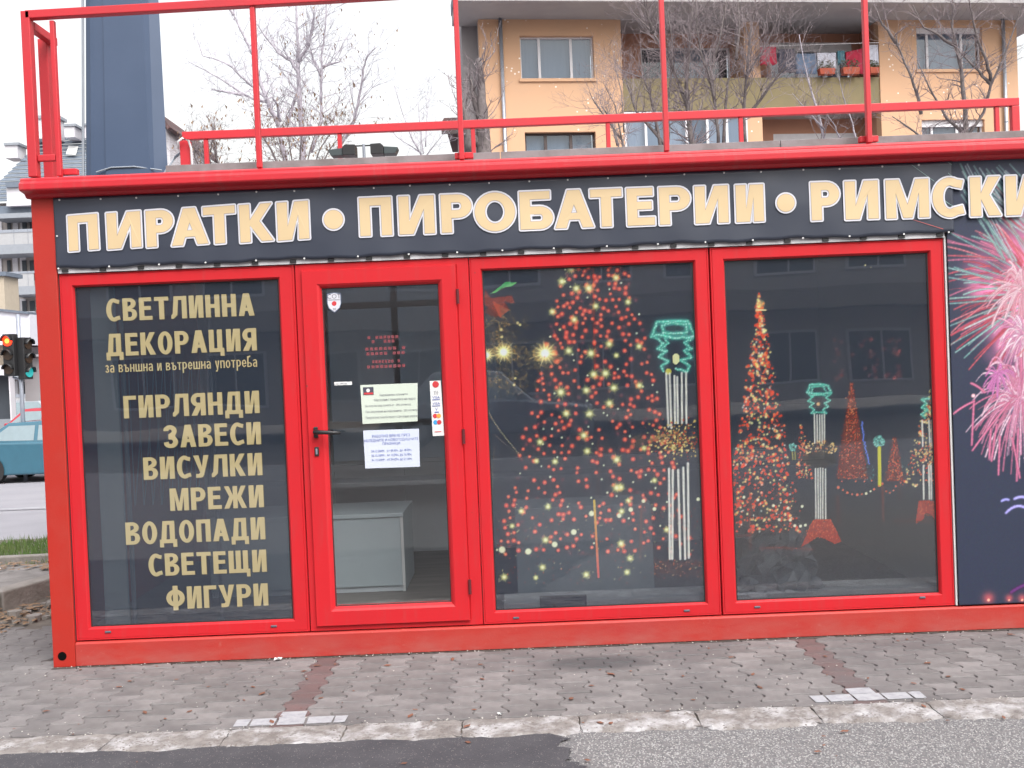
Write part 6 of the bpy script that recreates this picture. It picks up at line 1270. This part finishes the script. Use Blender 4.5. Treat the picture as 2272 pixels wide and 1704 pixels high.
# ------------------------------------------------------------------ trees
def tree(name, label, limbs, Y, r0, base=None, twigmat='twig', barkmat='bark', tw=1.0, leaves=None, up=.5, seed=1, L0=1.0, spread=1.0, cat='tree', depth=.6, fine=2):
    """limbs: lists of photo points (2272-wide) with the thickness falling along each limb"""
    r_ = random.Random(seed); t = tag(empty(name, (0, 0, 0)), label, cat); tb, wb, lb = MB(), MB(), MB(); first = at(*limbs[0][0], Y)
    bx_ = first.x if base is None else at(base[0], base[1], Y).x
    t.location = (bx_, Y, 0); O = t.location
    pix = (Y + 5.455) / 2209
    def child(p, d, L, r, lev):
        n_ = 4 if lev < 2 else 3; P = [p.copy()]; q = p.copy(); dd = d.copy()
        for k in range(n_):
            dd = (dd + Vector((r_.gauss(0, .16), r_.gauss(0, .16), r_.gauss(0, .12) + .05 * up))).normalized(); q = q + dd * (L / n_); P.append(q.copy())
        wb.tube([x - O for x in P], [max(r * (1 - .8 * k / n_), .0016) for k in range(n_ + 1)], 4 if r > .012 else 3, cap=False)
        if leaves and lev >= 1:
            for x in P[1:]:
                if r_.random() < leaves: leafq(x)
        if lev < fine:
            for k in range(r_.randint(2, 4)):
                i = r_.randint(1, n_); u = P[i]; a = (dd + Vector((r_.gauss(0, .55), r_.gauss(0, .55), r_.gauss(0, .4) + .15 * up)) * spread).normalized(); child(u, a, L * r_.uniform(.35, .65), r * .55, lev + 1)
    def leafq(x):
        q = r_.uniform(.02, .05); a = r_.uniform(0, 6.3); x = x - O; lb.add([tuple(x), tuple(x + Vector((q * math.cos(a), q * math.sin(a), -q))), tuple(x + Vector((q * math.cos(a) * .2, q * math.sin(a + 1), -2 * q)))], [(0, 1, 2)])
    for li, item in enumerate(limbs):
        rr, pts2, dy = r0 if li == 0 else r0 * .62, item, (0 if li == 0 else r_.uniform(-depth, depth))
        n_ = len(pts2); P = []
        for i, (px, py) in enumerate(pts2):
            p = at(px, py, Y + dy * i / max(1, n_ - 1)); P.append(p)
        rad = [rr * (1 - .78 * i / (n_ - 1)) for i in range(n_)]
        if li == 0: P = [Vector((bx_, Y, -.05)), Vector((bx_ * .5 + P[0].x * .5, Y, P[0].z * .5))] + P; rad = [rr * 1.25, rr * 1.1] + rad
        # smooth the polyline a little
        Q, RR = [], []
        for i in range(len(P) - 1):
            for k in range(3):
                u = k / 3; Q.append(P[i].lerp(P[i + 1], u) + Vector((r_.gauss(0, .012), r_.gauss(0, .02), r_.gauss(0, .012))) * min(1, rad[i] * 20)); RR.append(rad[i] + (rad[i + 1] - rad[i]) * u)
        Q.append(P[-1]); RR.append(rad[-1]); tb.tube([x - O for x in Q], RR, 8 if rr > .05 else 6)
        s0_ = 6 if li == 0 else 1
        for i in range(s0_, len(Q) - 1):
            for k in range(max(1, int(round(tw * 1.6 + r_.random() - .5)))):
                u = r_.random(); p = Q[i].lerp(Q[i + 1], u); d = (Q[i + 1] - Q[i]).normalized(); a = (d * .55 + Vector((r_.gauss(0, .7), r_.gauss(0, .7), r_.gauss(.1, .4) + up * .3)) * spread).normalized()
                child(p, a, L0 * r_.uniform(.45, 1.1), min(.016, max(.0035, RR[i] * r_.uniform(.25, .42))), 0)
    tb.build('trunk', M[barkmat], t, smooth=True)
    if wb.v: wb.build('twigs', M[twigmat], t)['kind'] = 'stuff'
    if lb.v: lb.build('dry_leaves', M['leafy'], t)['kind'] = 'stuff'
    return t
cA = lambda L_: [(500 + x / 3.687, y_ / 3.687) for x, y_ in L_]; cB = lambda L_: [(350 + x / 4.366, y_ / 4.366) for x, y_ in L_]; cD = lambda L_: [(1350 + x / 4.88, y_ / 4.88) for x, y_ in L_]; cE = lambda L_: [(1600 + x / 3.2917, y_ / 3.2917) for x, y_ in L_]; cF = lambda L_: [(1000 + x / 3.403, y_ / 3.403) for x, y_ in L_]
tree('birch_tree', 'pale bare birch with upright stems, left of centre above the roof', [cA(p) for p in ([(640, 1250), (630, 1050), (605, 850), (600, 600), (600, 400), (585, 200), (570, -60)], [(500, 1020), (560, 830), (610, 680)], [(700, 1250), (780, 1000), (785, 700), (790, 450), (820, 200), (830, -60)], [(900, 1280), (1050, 990), (1100, 780), (1130, 560), (1160, 460), (1240, 380)], [(600, 620), (540, 500), (430, 430), (330, 300), (260, 200)], [(790, 560), (860, 520), (950, 500)], [(600, 500), (680, 380), (720, 200), (730, 60)], [(790, 620), (720, 480), (690, 380)])],
     17.5, .07, (1136 * .0 + 690, 1000), barkmat='barkpale', twigmat='twigpale', tw=1.5, seed=3, L0=1.0, leaves=.03, up=.9)
tree('bare_tree', 'bare tree with long arching branches leaning left beside the column', [cB(p) for p in ([(1260, 1620), (1180, 1300), (1130, 1120), (1050, 960), (1000, 820), (960, 660), (920, 540), (860, 400), (790, 260), (740, 150), (730, -20)], [(1040, 950), (960, 870), (920, 835), (800, 735), (690, 630), (540, 565), (440, 545), (380, 380)], [(1040, 980), (920, 960), (800, 890), (620, 770), (480, 690), (300, 600)], [(1190, 1180), (1160, 1020), (1110, 940), (1050, 960)], [(830, 920), (600, 880), (520, 870)], [(740, 150), (680, 70), (650, -20)])],
     14.5, .052, (650, 1000), tw=.8, barkmat='barkpale', twigmat='twigpale', seed=5, L0=.7, up=.4)
tree('bushy_shrub', 'tall leafy brown shrub rising behind the roof rail, left', [[(640 + 8 * i, 420), (600 + 22 * i, 330), (560 + 38 * i, 262 + 10 * (i % 2))] for i in range(7)], 12.5, .03, (640, 900), tw=2.2, seed=8, L0=.75, leaves=.10, up=.3, spread=1.3, cat='shrub')
tree('bushy_shrub', 'dark twiggy shrub at the left end of the roof rail', [[(500 - 10 * i, 420), (480 - 16 * i, 350), (470 + 20 * (i % 3) - 22 * i * .6, 268 + 14 * i)] for i in range(5)], 12.0, .03, (500, 900), tw=2.4, seed=18, L0=.6, leaves=.05, up=.2, spread=1.3, cat='shrub')
tree('sapling', 'thin bare sapling between the floodlight and the tiled house', [cA(p) for p in ([(1610, 1320), (1600, 1260), (1530, 1140), (1450, 930), (1380, 700)], [(1620, 1260), (1590, 1000), (1570, 760)], [(1640, 1200), (1650, 980), (1650, 780)], [(1600, 1250), (1400, 1120), (1300, 950)], [(1620, 1300), (1700, 1200), (1760, 1130)])], 13.0, .022, tw=1.3, barkmat='barkpale', twigmat='twigpale', seed=6, L0=.55, up=.8)
tree('bare_tree', 'bare multi stemmed tree in front of the olive balcony, centre right', [cD(p) for p in ([(900, 1620), (900, 1560), (860, 1180), (840, 980), (860, 700), (890, 300), (920, -60)], [(860, 1180), (760, 900), (650, 640), (480, 350), (250, 120)], [(1190, 1600), (1160, 1150), (1100, 850), (1000, 560), (960, 300), (940, -40)], [(1150, 1100), (1110, 800), (1200, 450), (1250, 150), (1290, -50)], [(1240, 1600), (1290, 900), (1380, 650)], [(1480, 1600), (1470, 1100), (1490, 850), (1600, 650), (1750, 400), (1850, 150)], [(1560, 1200), (1700, 1000), (1850, 800), (1950, 700)], [(560, 1600), (480, 1100), (380, 850), (180, 780)], [(1500, 870), (1520, 500), (1560, 200), (1600, -40)], [(620, 1580), (300, 1200), (200, 900), (190, 800)], [(640, 1600), (650, 1100), (700, 500), (640, 100)], [(1380, 650), (1420, 300), (1400, -20)], [(100, 1560), (30, 1300), (-80, 1150)], [(480, 350), (420, 150), (380, -20)])],
     15.5, .062, (1560, 1000), tw=2.3, seed=7, L0=.95, up=.8)
tree('bare_tree', 'bare pruned tree with forked limbs before the right orange wing', [cE(p) for p in ([(1795, 1060), (1795, 1000), (1770, 700), (1750, 500), (1715, 340), (1690, 200), (1690, -20)], [(1795, 1000), (1920, 820), (1970, 620), (2060, 430), (2150, 180), (2190, 20)], [(1970, 620), (1880, 520), (1760, 400), (1715, 340)], [(1795, 1000), (1650, 870), (1530, 660), (1430, 440)], [(1720, 340), (1600, 270), (1480, 200), (1400, 40)], [(1460, 830), (1430, 680), (1370, 520), (1290, 330), (1270, 240)], [(1970, 600), (1940, 450), (1860, 250), (1830, 100), (1800, -40)], [(1600, 1060), (1460, 1000), (1250, 850)], [(1290, 330), (1180, 180), (1120, 40)])],
     13.0, .055, tw=1.3, seed=9, L0=.6, up=.5)
tree('bare_tree', 'slim bare tree with pale cut shoots left of the red upright', [cE(p) for p in ([(760, 1120), (740, 960), (690, 760), (640, 600), (600, 430), (570, 250)], [(880, 1040), (830, 920), (760, 820)], [(990, 1060), (960, 900), (890, 700), (860, 560)], [(750, 940), (620, 800), (520, 680)])], 13.8, .03, tw=1.3, seed=10, L0=.7, up=.8, barkmat='barkpale')
tree('slim_tree', 'rough brown trunk standing against the grey side wall', [cF(p) for p in ([(255, 1240), (250, 1140), (240, 900), (235, 700), (215, 440)], [(150, 1150), (120, 960), (90, 760)], [(240, 900), (180, 740), (150, 600)], [(250, 1100), (130, 1000), (60, 860)])], 18.5, .22, tw=1.6, seed=12, L0=.8, up=.9)
tree('bare_tree', 'bare twiggy tree before the corner of the orange left wing', [cF(p) for p in ([(1330, 1250), (1290, 1060), (1180, 900), (1090, 780), (1050, 700)], [(1300, 1100), (1240, 800), (1150, 620)], [(1310, 1000), (1290, 700), (1230, 450)])], 14.0, .03, tw=1.6, seed=13, L0=.7, up=.5)

# ------------------------------------------------------------------ across the road, seen only mirrored in the glass
opp = tag(empty('opposite_building', (0, -27, 0)), 'grey apartment block across the road, mirrored in the kiosk glass', 'building')
box('wall', M['pale'], opp, -30, 30, -6, 0, 0, 13)
box('canopy', pm('brown_canopy', (.26, .22, .20), .8), opp, -30, 30, .003, 1.6, 2.9, 3.6)
for k in range(2): box('balcony_slab', M['palew'], opp, -30, 30, .003, .8, 5.6 + 3 * k, 5.8 + 3 * k)
wm = None
for j in range(4):
    for i in range(17):
        x = -24 + i * 3.0; zz = (.6, 4.2, 7.2, 10.2)[j]
        a = bpy.data.objects.new('window', wm) if wm else box('window', M['pvc'], None, -1.0, 1.0, .004, .08, 0, 1.7)
        if wm: col.objects.link(a)
        wm = a.data; a.parent = opp; a.location = (x, 0, zz)
        pnm = bpy.data.meshes.get('pane_dark') 
        if not pnm: q = MB().box(-.92, -.03, .081, .085, .08, 1.62).box(.03, .92, .081, .085, .08, 1.62).build('pane_dark', M['darkwin'], None); pnm = q.data; bpy.data.objects.remove(q)
        p_ = bpy.data.objects.new('pane', pnm); col.objects.link(p_); p_.parent = a
